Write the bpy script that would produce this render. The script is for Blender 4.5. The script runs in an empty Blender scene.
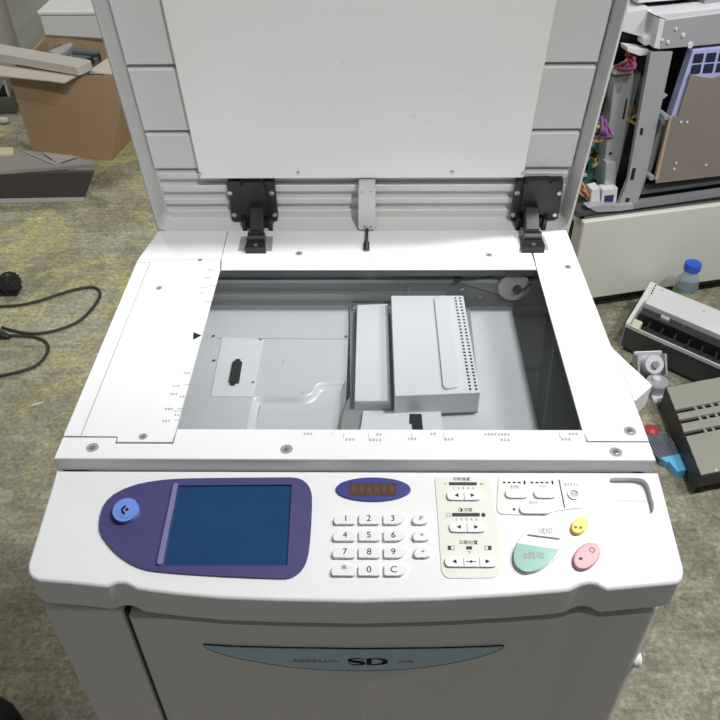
import bpy, bmesh, math, random
from mathutils import Vector, Matrix
random.seed(7)
SC = bpy.context.scene
COL = SC.collection

# ------------------------------------------------------------------ camera, world, lamps, exposure
F = 775.94
PITCH, YAW, ROLL = 0.7037747, 0.0223743, -0.0136629
CAM = Vector((-0.0050944, -0.5882168, 1.6361187))
def _cam_axes():
    cp, sp = math.cos(PITCH), math.sin(PITCH)
    fw, up, rt = Vector((0, cp, -sp)), Vector((0, sp, cp)), Vector((1, 0, 0))
    Z = Matrix.Rotation(YAW, 3, 'Z')
    fw, up, rt = Z @ fw, Z @ up, Z @ rt
    r2 = rt * math.cos(ROLL) + up * math.sin(ROLL)
    u2 = up * math.cos(ROLL) - rt * math.sin(ROLL)
    return r2, u2, fw
RT, UP, FW = _cam_axes()
cam = bpy.data.cameras.new('camera')
cam.sensor_width = 36
cam.lens = 36 * F / 720
cam.clip_start = 0.02
camo = bpy.data.objects.new('camera', cam)
COL.objects.link(camo)
camo.matrix_world = Matrix(((RT.x, UP.x, -FW.x, CAM.x), (RT.y, UP.y, -FW.y, CAM.y), (RT.z, UP.z, -FW.z, CAM.z), (0, 0, 0, 1)))
SC.camera = camo

w = bpy.data.worlds.new('world')
SC.world = w
w.use_nodes = True
w.node_tree.nodes['Background'].inputs[0].default_value = (0.93, 0.97, 1.0, 1)
w.node_tree.nodes['Background'].inputs[1].default_value = 0.15

def area(name, loc, target, sx, sy, power, col=(1, 1, 1)):
    l = bpy.data.lights.new(name, 'AREA')
    l.shape = 'RECTANGLE'
    l.size, l.size_y, l.energy, l.color = sx, sy, power, col
    o = bpy.data.objects.new(name, l)
    COL.objects.link(o)
    o.location = loc
    o.rotation_euler = (Vector(target) - Vector(loc)).to_track_quat('-Z', 'Y').to_euler()
    return o
key_light = area('ceiling_panel_light', (1.02, 0.17, 3.1), (0, 0.3, 1), 0.18, 0.12, 43, (1.0, 1.0, 1.0))
key_light.rotation_euler = (0, math.atan(.50), 0)
area('ceiling_panel_light', (-2.3, 3.7, 3.1), (-1.2, 2.0, 0), 0.35, 0.2, 28, (1.0, 0.99, 0.95))
area('right_fill_light', (2.1, 0.4, 3.1), (1.3, 1.4, 0.2), 0.8, 0.2, 50, (1.0, 1.0, 1.0))  # unseen fill lamp, placed to brighten the chassis, cabinet and right floor
sp = bpy.data.lights.new('unseen_lid_spot', 'SPOT')  # unseen spot added to brighten the lid while leaving the front dark
sp.energy, sp.spot_size, sp.spot_blend, sp.shadow_soft_size = 36, math.radians(29), .6, .07
spo = bpy.data.objects.new('unseen_lid_spot', sp)
COL.objects.link(spo)
spo.location = (-.30, -1.8, 2.9)
spo.rotation_euler = (Vector((.02, .36, 1.60)) - Vector((-.30, -1.8, 2.9))).to_track_quat('-Z', 'Y').to_euler()

sp2 = bpy.data.lights.new('unseen_lid_spot', 'SPOT')  # unseen lamp; narrow cone shaped to light lid and floor, not the front
sp2.energy, sp2.spot_size, sp2.spot_blend, sp2.shadow_soft_size = 640, math.radians(20), .4, .07
spo2 = bpy.data.objects.new('unseen_lid_spot', sp2)
COL.objects.link(spo2)
spo2.location = (1.2, -3.4, 4.9)
spo2.rotation_euler = Vector((-math.sin(math.radians(18.5)) * .79, math.cos(math.radians(18.5)) * .79, -.602)).to_track_quat('-Z', 'Y').to_euler()
vs = SC.view_settings
SC.display_settings.display_device = 'sRGB'
vs.view_transform = 'Standard'
vs.look = 'None'
vs.exposure = 0.0
vs.gamma = 1.0
vs.use_curve_mapping = False

# ------------------------------------------------------------------ helpers
def ray(x, y):
    return FW + RT * ((x - 360) / F) - UP * ((y - 360) / F)
def onz(x, y, z):
    d = ray(x, y); return CAM + d * ((z - CAM.z) / d.z)
def ony(x, y, Y):
    d = ray(x, y); return CAM + d * ((Y - CAM.y) / d.y)

class Frame:
    """a plane the parts of one face lie on: origin, two axes along it and the way out of it"""
    def __init__(s, O, U, V, N):
        s.O, s.U, s.V, s.N = Vector(O), Vector(U), Vector(V), Vector(N)
        s.R = Matrix(((s.U.x, s.V.x, s.N.x), (s.U.y, s.V.y, s.N.y), (s.U.z, s.V.z, s.N.z)))
        s.Ri = s.R.inverted()
        s.M = Matrix.Translation(s.O) @ s.R.to_4x4()
    def at(s, u, v, d=0):
        return s.O + s.U * u + s.V * v + s.N * d
    def px(s, x, y, d=0):
        a = s.Ri @ (CAM - s.O); b = s.Ri @ ray(x, y)
        t = (d - a.z) / b.z
        p = a + b * t
        return (p.x, p.y)
    def pxs(s, pts, d=0):
        return [s.px(x, y, d) for x, y in pts]

FLAT = Frame((0, 0, 0), (1, 0, 0), (0, 1, 0), (0, 0, 1))
def hframe(z): return Frame((0, 0, z), (1, 0, 0), (0, 1, 0), (0, 0, 1))

def rnd(pts, r, n=4):
    """round the corners of a polygon"""
    out = []
    N = len(pts)
    for i in range(N):
        p = Vector(pts[i]); a = Vector(pts[i - 1]) - p; b = Vector(pts[(i + 1) % N]) - p
        rr = r[i] if isinstance(r, (list, tuple)) else r
        rr = min(rr, a.length * .48, b.length * .48)
        if rr < 1e-6:
            out.append((p.x, p.y)); continue
        A = p + a.normalized() * rr; B = p + b.normalized() * rr
        for k in range(n + 1):
            t = k / n
            q = A * (1 - t) ** 2 + p * 2 * t * (1 - t) + B * t * t
            out.append((q.x, q.y))
    return out
def rect(u0, v0, u1, v1): return [(u0, v0), (u1, v0), (u1, v1), (u0, v1)]
def rrect(u0, v0, u1, v1, r, n=4): return rnd(rect(u0, v0, u1, v1), r, n)
def ell(cu, cv, a, b=None, rot=0, n=32):
    b = a if b is None else b
    c, s = math.cos(rot), math.sin(rot)
    return [(cu + a * math.cos(t) * c - b * math.sin(t) * s, cv + a * math.cos(t) * s + b * math.sin(t) * c)
            for t in [2 * math.pi * k / n for k in range(n)]]
def spline(pts, n=6, closed=True):
    """Catmull-Rom curve through points (any dimension)"""
    P = [Vector(p) for p in pts]; N = len(P); out = []
    rng = range(N) if closed else range(N - 1)
    for i in rng:
        if closed: p0, p1, p2, p3 = P[i - 1], P[i], P[(i + 1) % N], P[(i + 2) % N]
        else: p0, p1, p2, p3 = P[max(i - 1, 0)], P[i], P[i + 1], P[min(i + 2, N - 1)]
        for k in range(n):
            t = k / n
            out.append(.5 * ((2 * p1) + (p2 - p0) * t + (2 * p0 - 5 * p1 + 4 * p2 - p3) * t * t + (3 * p1 - p0 - 3 * p2 + p3) * t ** 3))
    if not closed: out.append(P[-1])
    return [tuple(v) for v in out]

def prism(bm, pts, d0, d1, fr=FLAT, bev=0, seg=2, bottom=False, taper=None):
    """extrude an outline from depth d0 to d1 of a frame; bev rounds the rim of the d1 face"""
    area2 = sum(pts[i - 1][0] * pts[i][1] - pts[i][0] * pts[i - 1][1] for i in range(len(pts)))
    if area2 < 0: pts = pts[::-1]
    t = bmesh.new()
    lo = [t.verts.new((u, v, d0)) for u, v in pts]
    hi = [t.verts.new((u, v, d1)) for u, v in pts]
    top = t.faces.new(hi); bot = t.faces.new(lo[::-1])
    n = len(pts)
    for i in range(n):
        t.faces.new((lo[i], lo[(i + 1) % n], hi[(i + 1) % n], hi[i]))
    if bev > 0:
        es = list(top.edges) + (list(bot.edges) if bottom else [])
        bmesh.ops.bevel(t, geom=es, offset=bev, segments=seg, profile=.5, affect='EDGES', clamp_overlap=True)
    merge(bm, t, fr.M)
    return bm
def inset_loop(pts, m):
    """a loop moved inwards by m (counter-clockwise loops), mitred"""
    n = len(pts); out = []
    for i in range(n):
        p = Vector(pts[i]); a = (p - Vector(pts[i - 1])); b = (Vector(pts[(i + 1) % n]) - p)
        if a.length < 1e-9 or b.length < 1e-9: out.append(pts[i]); continue
        a.normalize(); b.normalize()
        na, nb = Vector((-a.y, a.x)), Vector((-b.y, b.x))
        q = (na + nb)
        q = q / max(q.length_squared, .4) * 2 if q.length > 1e-6 else na
        out.append((p.x + q.x * m, p.y + q.y * m))
    return out
def loft(bm, pts, steps, fr=FLAT, cap0=True):
    """stack copies of an outline: steps are (inset, depth) from the back to the face"""
    area2 = sum(pts[i - 1][0] * pts[i][1] - pts[i][0] * pts[i - 1][1] for i in range(len(pts)))
    if area2 < 0: pts = pts[::-1]
    t = bmesh.new(); n = len(pts)
    L = [[t.verts.new((u, v, d)) for u, v in (inset_loop(pts, m) if m else pts)] for m, d in steps]
    for a, b in zip(L[:-1], L[1:]):
        for k in range(n): t.faces.new((a[k], a[(k + 1) % n], b[(k + 1) % n], b[k]))
    t.faces.new(L[-1])
    if cap0: t.faces.new(L[0][::-1])
    merge(bm, t, fr.M)
    return bm
def round_steps(d0, d1, r, n=4):
    return [(0, d0)] + [(r * (1 - math.cos(math.pi / 2 * k / n)), d1 - r + r * math.sin(math.pi / 2 * k / n)) for k in range(n + 1)]
def hexa(bm, lo, hi):
    t = bmesh.new(); a = [t.verts.new(p) for p in lo]; b = [t.verts.new(p) for p in hi]
    t.faces.new(a[::-1]); t.faces.new(b)
    for k in range(4): t.faces.new((a[k], a[(k + 1) % 4], b[(k + 1) % 4], b[k]))
    merge(bm, t); return bm
def merge(bm, t, M=None):
    if M is not None:
        bmesh.ops.transform(t, matrix=M, verts=t.verts)
    me = bpy.data.meshes.new('tmp'); t.to_mesh(me); t.free(); bm.from_mesh(me); bpy.data.meshes.remove(me)
def box(bm, a, b, fr=FLAT, bev=0, seg=2):
    t = bmesh.new()
    bmesh.ops.create_cube(t, size=1)
    for v in t.verts:
        v.co = Vector([(a[i] + b[i]) / 2 + v.co[i] * abs(b[i] - a[i]) for i in range(3)])
    if bev: bmesh.ops.bevel(t, geom=list(t.edges), offset=bev, segments=seg, profile=.5, affect='EDGES', clamp_overlap=True)
    merge(bm, t, fr.M)
    return bm
def tube(bm, pts, r, n=10, caps=True):
    P = [Vector(p) for p in pts]
    rings = []
    up = Vector((0, 0, 1))
    for i, p in enumerate(P):
        d = (P[min(i + 1, len(P) - 1)] - P[max(i - 1, 0)]).normalized()
        a = d.cross(up)
        if a.length < 1e-3: a = d.cross(Vector((1, 0, 0)))
        a.normalize(); b = a.cross(d).normalized()
        rr = r[i] if isinstance(r, (list, tuple)) else r
        rings.append([bm.verts.new(p + a * rr * math.cos(2 * math.pi * k / n) + b * rr * math.sin(2 * math.pi * k / n)) for k in range(n)])
    for i in range(len(rings) - 1):
        for k in range(n):
            bm.faces.new((rings[i][k], rings[i][(k + 1) % n], rings[i + 1][(k + 1) % n], rings[i + 1][k]))
    if caps:
        bm.faces.new(rings[0][::-1]); bm.faces.new(rings[-1])
    return bm
def lathe(bm, prof, M=Matrix(), n=28, cap=True):
    t = bmesh.new()
    rings = [[t.verts.new((max(r, 1e-4) * math.cos(2 * math.pi * k / n), max(r, 1e-4) * math.sin(2 * math.pi * k / n), z)) for k in range(n)] for r, z in prof]
    for i in range(len(rings) - 1):
        for k in range(n):
            t.faces.new((rings[i][k], rings[i][(k + 1) % n], rings[i + 1][(k + 1) % n], rings[i + 1][k]))
    if cap:
        t.faces.new(rings[0][::-1]); t.faces.new(rings[-1])
    merge(bm, t, M)
    return bm
def ring(bm, outer, inner, d0, d1, fr=FLAT):
    """a plate with one hole; both loops have the same number of points"""
    t = bmesh.new(); n = len(outer)
    L = [[t.verts.new((u, v, d)) for u, v in lp] for lp in (outer, inner) for d in (d0, d1)]
    o0, o1, i0, i1 = L
    for k in range(n):
        j = (k + 1) % n
        t.faces.new((o1[k], o1[j], i1[j], i1[k])); t.faces.new((o0[j], o0[k], i0[k], i0[j]))
        t.faces.new((o0[k], o0[j], o1[j], o1[k])); t.faces.new((i0[j], i0[k], i1[k], i1[j]))
    merge(bm, t, fr.M)
    return bm
def text(bm, s, u, v, size, fr, d=0.0, depth=0.0002, sx=1.0, rot=0):
    cu = bpy.data.curves.new('t', 'FONT')
    cu.body = s; cu.size = size; cu.align_x = 'CENTER'; cu.align_y = 'CENTER'; cu.extrude = depth
    o = bpy.data.objects.new('t', cu); COL.objects.link(o)
    dg = bpy.context.evaluated_depsgraph_get()
    me = bpy.data.meshes.new_from_object(o.evaluated_get(dg))
    t = bmesh.new(); t.from_mesh(me)
    bmesh.ops.transform(t, matrix=Matrix.Translation((u, v, d + depth)) @ Matrix.Rotation(rot, 4, 'Z') @ Matrix.Diagonal((sx, 1, 1, 1)), verts=t.verts)
    merge(bm, t, fr.M)
    bpy.data.objects.remove(o); bpy.data.curves.remove(cu); bpy.data.meshes.remove(me)
    return bm
def strokes(bm, u, v, n, h, fr, d=0.0, rng=random):
    """tiny printed characters too small to read: a row of short strokes"""
    wd = h * .85
    for k in range(n):
        cu = u + (k - (n - 1) / 2) * wd * 1.15
        for q in range(3):
            vv = v + h * (q - 1) * .36
            ww = wd * rng.uniform(.25, .42)
            prism(bm, rect(cu - ww, vv - h * .06, cu + ww, vv + h * .06), d, d + .0002, fr)
        uu = cu + wd * rng.uniform(-.2, .2)
        prism(bm, rect(uu - h * .05, v - h * .45, uu + h * .05, v + h * .45), d, d + .0002, fr)
    return bm

def obj(name, bm, mat, parent=None, smooth=35):
    bmesh.ops.recalc_face_normals(bm, faces=bm.faces)
    me = bpy.data.meshes.new(name); bm.to_mesh(me); bm.free()
    for m in (mat if isinstance(mat, (list, tuple)) else [mat]): me.materials.append(m)
    o = bpy.data.objects.new(name, me); COL.objects.link(o)
    if smooth:
        me.polygons.foreach_set('use_smooth', [True] * len(me.polygons))
        t = bmesh.new(); t.from_mesh(me)
        for e in t.edges:
            if len(e.link_faces) != 2 or e.calc_face_angle(0) > math.radians(smooth): e.smooth = False
        t.to_mesh(me); t.free()
        wn = o.modifiers.new('normals', 'WEIGHTED_NORMAL'); wn.keep_sharp = True
    if parent:
        o.parent = parent
        # every mesh is written in world metres; only a thing's Empty is moved, never turned
        if parent.type == 'EMPTY':
            o.matrix_parent_inverse = Matrix.Translation(-parent.location)
    return o
def thing(name, label, cat, loc, group=None):
    o = bpy.data.objects.new(name, None); COL.objects.link(o)
    o.location = loc; o.empty_display_size = .05
    o['label'] = label; o['category'] = cat
    if group: o['group'] = group
    return o
def tag(o, label, cat, group=None):
    """label a one-mesh thing and put its origin at its base"""
    vs_ = [v.co for v in o.data.vertices]
    lo = Vector([min(v[i] for v in vs_) for i in range(3)]); hi = Vector([max(v[i] for v in vs_) for i in range(3)])
    base = Vector(((lo.x + hi.x) / 2, (lo.y + hi.y) / 2, lo.z))
    o.data.transform(Matrix.Translation(-base)); o.location = base
    o['label'] = label; o['category'] = cat
    if group: o['group'] = group
    return o
B = bmesh.new

# ------------------------------------------------------------------ materials
def mat(name, col, rough=.5, metal=0, var=.04, scale=30, bump=.0, bscale=400, spec=.5, coat=0):
    m = bpy.data.materials.new(name); m.use_nodes = True
    nt = m.node_tree; b = nt.nodes['Principled BSDF']
    b.inputs['Roughness'].default_value = rough; b.inputs['Metallic'].default_value = metal
    b.inputs['Specular IOR Level'].default_value = spec
    b.inputs['Coat Weight'].default_value = coat
    tc = nt.nodes.new('ShaderNodeTexCoord')
    no = nt.nodes.new('ShaderNodeTexNoise'); no.inputs['Scale'].default_value = scale; no.inputs['Detail'].default_value = 5
    nt.links.new(tc.outputs['Object'], no.inputs['Vector'])
    mx = nt.nodes.new('ShaderNodeMix'); mx.data_type = 'RGBA'
    mx.inputs[6].default_value = (*[c * (1 - var) for c in col], 1)
    mx.inputs[7].default_value = (*[min(1, c * (1 + var)) for c in col], 1)
    nt.links.new(no.outputs['Fac'], mx.inputs[0]); nt.links.new(mx.outputs[2], b.inputs['Base Color'])
    if bump:
        n2 = nt.nodes.new('ShaderNodeTexNoise'); n2.inputs['Scale'].default_value = bscale; n2.inputs['Detail'].default_value = 2
        nt.links.new(tc.outputs['Object'], n2.inputs['Vector'])
        bp = nt.nodes.new('ShaderNodeBump'); bp.inputs['Strength'].default_value = bump; bp.inputs['Distance'].default_value = .001
        nt.links.new(n2.outputs['Fac'], bp.inputs['Height']); nt.links.new(bp.outputs[0], b.inputs['Normal'])
    return m
WHITE = mat('white plastic', (.80, .80, .80), .45, var=.01, bump=.05, bscale=900)
LIDW = mat('lid plastic', (.56, .56, .545), .5, var=.015, bump=.05, bscale=900)
PLATEW = mat('pressure plate white', (.74, .735, .715), .35, var=.02, scale=8)
BODY = mat('body plastic', (.78, .735, .73), .42, var=.01, bump=.04, bscale=900)
BLUE = mat('indigo plastic', (.066, .060, .175), .4, var=.02)
BLUE2 = mat('display indigo', (.045, .05, .24), .35, var=.02)
LILAC = mat('pale indigo edge', (.20, .19, .38), .35)  # paler than the frame, for the ridge left of the screen
SCREEN = mat('touch screen', (.014, .055, .145), .12, var=.15, scale=25)
BTN = mat('pale blue button', (.16, .28, .72), .35)
LED = mat('unlit display', (.10, .055, .045), .15, var=.2, scale=300)
LEDSEG = mat('unlit digit segments', (.17, .09, .07), .2)
KEYW = mat('key white', (.82, .82, .83), .4, var=.01)
INK = mat('dark ink', (.018, .018, .02), .8, spec=.15)
INKG = mat('grey ink', (.07, .07, .075), .8, spec=.15)
INKP = mat('pale ink', (.33, .30, .28), .5)
CREAM = mat('cream inlay', (.75, .75, .66), .45, var=.02)
GREEN = mat('start key green', (.25, .50, .40), .3, var=.05, scale=60)
YELLOW = mat('reset key yellow', (.85, .72, .10), .4)
PINK = mat('stop key pink', (.66, .32, .36), .4)
GROOVE = mat('groove dark', (.03, .03, .03), .7)
BLACK = mat('black plastic', (.012, .012, .013), .45, bump=.1, bscale=500)
SCREWM = mat('screw steel', (.45, .45, .43), .3, .9)
DKSTEEL = mat('dark painted steel', (.075, .078, .08), .45, var=.1)
MIDSTEEL = mat('grey steel', (.27, .275, .28), .4, .2, var=.06)
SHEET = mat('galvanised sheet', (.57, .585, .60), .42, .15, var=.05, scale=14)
SHEETL = mat('bright sheet', (.66, .67, .69), .4, .1, var=.03, scale=14)
PULLEYM = mat('pulley plastic', (.30, .30, .26), .5)
BADGE = mat('badge film', (.46, .60, .72), .22, var=.06, scale=12)
STEEL = mat('chassis steel', (.45, .455, .48), .38, .25, var=.06, scale=20)
STEELB = mat('chassis bright steel', (.80, .81, .83), .35, .2, var=.06)
CABM = mat('cream enamel', (.70, .69, .62), .4, var=.02)
LILACP = mat('lilac plastic', (.42, .44, .72), .4)
BROWNP = mat('brown grey film', (.25, .215, .19), .35, var=.08, scale=10)
PCBM = mat('circuit board', (.10, .34, .25), .4, var=.3, scale=150)
PURPLE = mat('purple wire', (.25, .08, .26), .5)
REDW = mat('red wire', (.30, .06, .09), .5)
YELW = mat('yellow wire', (.7, .55, .12), .5)
CARD = mat('cardboard', (.40, .265, .15), .8, var=.08, scale=9)
CARDI = mat('cardboard inside', (.42, .30, .18), .8, var=.08)
FLAPM = mat('pale board', (.56, .51, .42), .7, var=.06)
GRAYP = mat('grey plastic', (.30, .31, .32), .5)
DARKP = mat('dark brown grey panel', (.055, .048, .048), .5, var=.1, scale=6)
TRIMG = mat('grey trim', (.45, .45, .43), .5)
LOUV = mat('khaki grey panel', (.33, .33, .27), .5, var=.03)
CYAN = mat('sky blue plastic', (.15, .55, .85), .4)
RED = mat('red plastic', (.45, .04, .04), .5)
BRISTLE = mat('grey bristles', (.16, .17, .20), .6, var=.3, scale=90)
CAPB = mat('blue cap', (.02, .10, .62), .4)
CABLE = mat('cable rubber', (.035, .03, .028), .6)
BEIGE = mat('beige wrap', (.42, .385, .35), .6, var=.08, scale=6)
WALLM = mat('wall paint', (.62, .63, .56), .8, var=.03, scale=3)
OFFW = mat('off white enamel', (.72, .73, .72), .4, var=.02)

def glass_mat(name, tint, refl=1.0, body=None):
    m = bpy.data.materials.new(name); m.use_nodes = True
    nt = m.node_tree; nt.nodes.clear()
    out = nt.nodes.new('ShaderNodeOutputMaterial'); mix = nt.nodes.new('ShaderNodeMixShader')
    tr = nt.nodes.new('ShaderNodeBsdfTransparent'); tr.inputs[0].default_value = (*tint, 1)
    gl = nt.nodes.new('ShaderNodeBsdfGlossy'); gl.inputs['Roughness'].default_value = .02
    fr = nt.nodes.new('ShaderNodeFresnel'); fr.inputs[0].default_value = 1.45
    mu = nt.nodes.new('ShaderNodeMath'); mu.operation = 'MULTIPLY'; mu.inputs[1].default_value = refl
    ge = nt.nodes.new('ShaderNodeNewGeometry'); fo = nt.nodes.new('ShaderNodeMath'); fo.operation = 'SUBTRACT'; fo.inputs[0].default_value = 1
    m2 = nt.nodes.new('ShaderNodeMath'); m2.operation = 'MULTIPLY'
    nt.links.new(ge.outputs['Backfacing'], fo.inputs[1]); nt.links.new(fr.outputs[0], m2.inputs[0]); nt.links.new(fo.outputs[0], m2.inputs[1])
    nt.links.new(m2.outputs[0], mu.inputs[0])
    nt.links.new(mu.outputs[0], mix.inputs[0]); nt.links.new(tr.outputs[0], mix.inputs[1]); nt.links.new(gl.outputs[0], mix.inputs[2])
    nt.links.new(mix.outputs[0], out.inputs[0])
    if body:
        df = nt.nodes.new('ShaderNodeBsdfDiffuse'); df.inputs[0].default_value = (*body, 1)
        m3 = nt.nodes.new('ShaderNodeMixShader'); m3.inputs[0].default_value = .30
        nt.links.new(mix.outputs[0], m3.inputs[1]); nt.links.new(df.outputs[0], m3.inputs[2]); nt.links.new(m3.outputs[0], out.inputs[0])
    return m
GLASS = glass_mat('platen glass', (.95, .96, .96))
PET = glass_mat('clear bottle plastic', (.88, .93, .97), 1.6, (.42, .52, .62))

def floor_mat():
    m = bpy.data.materials.new('worn concrete'); m.use_nodes = True
    nt = m.node_tree; b = nt.nodes['Principled BSDF']; b.inputs['Roughness'].default_value = .55
    tc = nt.nodes.new('ShaderNodeTexCoord')
    def noise(scale, detail=6, rough=.6, dist=0):
        n = nt.nodes.new('ShaderNodeTexNoise')
        n.inputs['Scale'].default_value = scale; n.inputs['Detail'].default_value = detail
        n.inputs['Roughness'].default_value = rough; n.inputs['Distortion'].default_value = dist
        nt.links.new(tc.outputs['Object'], n.inputs['Vector']); return n
    def ramp(src, stops):
        r = nt.nodes.new('ShaderNodeValToRGB'); e = r.color_ramp.elements
        while len(e) < len(stops): e.new(.5)
        for q, (p, c) in zip(e, stops): q.position = p; q.color = (*c, 1)
        nt.links.new(src, r.inputs[0]); return r
    def mix(fac, a, c, mode='MIX'):
        x = nt.nodes.new('ShaderNodeMix'); x.data_type = 'RGBA'; x.blend_type = mode
        if isinstance(fac, float): x.inputs[0].default_value = fac
        else: nt.links.new(fac, x.inputs[0])
        nt.links.new(a, x.inputs[6]); nt.links.new(c, x.inputs[7]); return x.outputs[2]
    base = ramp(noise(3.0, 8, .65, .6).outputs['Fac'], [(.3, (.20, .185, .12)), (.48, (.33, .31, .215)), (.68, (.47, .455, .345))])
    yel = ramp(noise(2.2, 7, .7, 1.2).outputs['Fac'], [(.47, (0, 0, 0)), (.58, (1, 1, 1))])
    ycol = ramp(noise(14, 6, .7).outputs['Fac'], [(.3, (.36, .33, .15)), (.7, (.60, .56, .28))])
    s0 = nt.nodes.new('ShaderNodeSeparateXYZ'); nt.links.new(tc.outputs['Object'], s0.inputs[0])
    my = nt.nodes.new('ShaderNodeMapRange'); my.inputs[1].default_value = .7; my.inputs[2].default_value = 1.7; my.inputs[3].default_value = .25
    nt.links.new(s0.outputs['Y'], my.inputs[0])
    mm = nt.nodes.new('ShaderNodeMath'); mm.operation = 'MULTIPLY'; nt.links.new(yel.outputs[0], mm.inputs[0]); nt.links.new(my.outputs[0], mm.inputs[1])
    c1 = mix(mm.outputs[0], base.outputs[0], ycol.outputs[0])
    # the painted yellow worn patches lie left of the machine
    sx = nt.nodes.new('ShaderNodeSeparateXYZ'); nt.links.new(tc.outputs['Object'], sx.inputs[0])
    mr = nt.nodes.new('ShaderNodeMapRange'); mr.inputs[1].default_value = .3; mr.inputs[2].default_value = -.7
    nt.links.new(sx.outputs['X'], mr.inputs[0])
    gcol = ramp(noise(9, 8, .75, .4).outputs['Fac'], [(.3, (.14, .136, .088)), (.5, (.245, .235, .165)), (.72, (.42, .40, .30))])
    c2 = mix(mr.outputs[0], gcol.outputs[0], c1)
    fine = ramp(noise(75, 5, .75).outputs['Fac'], [(.3, (.50, .50, .47)), (.5, (.97, .97, .95)), (.7, (1.45, 1.43, 1.36))])
    c3 = mix(1.0, c2, fine.outputs[0], 'MULTIPLY')
    mid = ramp(noise(20, 9, .8, 1.5).outputs['Fac'], [(.34, (.62, .61, .58)), (.5, (1, 1, 1)), (.66, (1.35, 1.35, 1.33))])
    c3 = mix(.85, c3, mid.outputs[0], 'MULTIPLY')
    mp_ = nt.nodes.new('ShaderNodeMapping'); mp_.inputs['Rotation'].default_value = (0, 0, .35); mp_.inputs['Scale'].default_value = (1.5, 26, 1)
    nt.links.new(tc.outputs['Object'], mp_.inputs[0])
    sn = noise(2.2, 6, .75, .8); nt.links.new(mp_.outputs[0], sn.inputs['Vector'])
    strk = ramp(sn.outputs['Fac'], [(.35, (.80, .80, .78)), (.5, (1, 1, 1)), (.64, (1.30, 1.30, 1.28))])
    c3 = mix(.7, c3, strk.outputs[0], 'MULTIPLY')
    sp = ramp(noise(160, 2, .5).outputs['Fac'], [(.70, (0, 0, 0)), (.76, (1, 1, 1))])
    spc = nt.nodes.new('ShaderNodeRGB'); spc.outputs[0].default_value = (.48, .46, .38, 1)
    c4 = mix(sp.outputs[0], c3, spc.outputs[0])
    nt.links.new(c4, b.inputs['Base Color'])
    bp = nt.nodes.new('ShaderNodeBump'); bp.inputs['Strength'].default_value = .35; bp.inputs['Distance'].default_value = .004
    nt.links.new(noise(60, 5, .7).outputs['Fac'], bp.inputs['Height']); nt.links.new(bp.outputs[0], b.inputs['Normal'])
    rr = ramp(noise(5, 5).outputs['Fac'], [(.3, (.42,) * 3), (.7, (.7,) * 3)])
    nt.links.new(rr.outputs[0], b.inputs['Roughness'])
    return m

# ------------------------------------------------------------------ the setting
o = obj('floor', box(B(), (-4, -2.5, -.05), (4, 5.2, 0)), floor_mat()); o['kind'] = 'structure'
o = obj('wall_back', box(B(), (-4, 5.0, 0), (4, 5.2, 3.2)), WALLM); o['kind'] = 'structure'

# ================================================================== the duplicator
DUP = thing('office_duplicator', 'large white office duplicator with its scanner lid raised, blue touch screen and number keys', 'duplicator', (-.025, .12, 0))
TOP = hframe(1.04)
SL = .22
PF = Frame((-.025, -.047, 1.025), (1, 0, 0), (0, .9766, .9766 * SL), (0, -.9766 * SL, .9766))   # control panel face
PV = Frame((-.025, -.047, 1.025), (1, 0, 0), (0, .9766, .9766 * SL), (0, 0, 1))                 # same face, walls upright
P = lambda pts, d=0: PF.pxs(pts, d)

# ---- lower cabinet
cab = obj('cabinet', box(box(B(), (-.331, -.145, .03), (.280, .40, .952), bev=.006), (-.330, -.1690, .04), (-.2525, -.14, .9555), bev=.003), BODY, DUP)
obj('plinth', box(B(), (-.30, -.12, 0), (.25, .38, .04)), GROOVE, cab)
# front outline of the control panel shell, measured on the sloping face
front_px = [(31, 562), (30.3, 568), (31.5, 574), (35, 578), (41, 580.5), (75, 583.5), (103, 586.5), (108, 586), (112, 584), (117, 582.8), (125, 583.2), (130, 585.5), (137, 589.0), (150, 591),
            (176, 594), (220, 598), (280, 600.2), (360, 601.6), (440, 599.5), (510, 595.5), (560, 591.5), (570, 590), (576, 587), (582, 584.4), (590, 583.2), (597, 584.4), (602, 587.5), (608, 589.6), (640, 586.6), (668, 584), (676.7, 582.3), (681, 578), (682.5, 572), (682, 567)]
front = PF.pxs([(x - (3.2 if x < 60 else 0) + (1.6 if x > 670 else 0), y) for x, y in front_px])
housing_outline = [(-.3125, 0.0)] + [(-.3130, -.02)] + front + [(.3155, -.02), (.315, 0.0)]
hb = loft(B(), housing_outline, [(.002, -.0402), (0, -.038)] + round_steps(-.0379, 0, .0034)[1:], PV)
hous = obj('control_housing', hb, WHITE, DUP)
# the open tray recess is cut into the shell with the screen well
def cut(target, bm):
    me = bpy.data.meshes.new('cutter'); bmesh.ops.recalc_face_normals(bm, faces=bm.faces); bm.to_mesh(me); bm.free()
    c = bpy.data.objects.new('cutter', me); COL.objects.link(c)
    target.modifiers.clear(); md = target.modifiers.new('b', 'BOOLEAN'); md.operation = 'DIFFERENCE'; md.object = c; md.solver = 'EXACT'
    dg = bpy.context.evaluated_depsgraph_get()
    new = bpy.data.meshes.new_from_object(target.evaluated_get(dg))
    target.modifiers.remove(md); old = target.data; target.data = new
    bpy.data.objects.remove(c); bpy.data.meshes.remove(me); bpy.data.meshes.remove(old)
    wn = target.modifiers.new('normals', 'WEIGHTED_NORMAL'); wn.keep_sharp = True
tray = rnd(P([(609, 477.5), (647, 477.5), (657, 515), (616, 518)]), [.004, .012, .014, .006], 5)
cut(hous, prism(B(), tray, -.0075, .02, PF))

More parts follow.
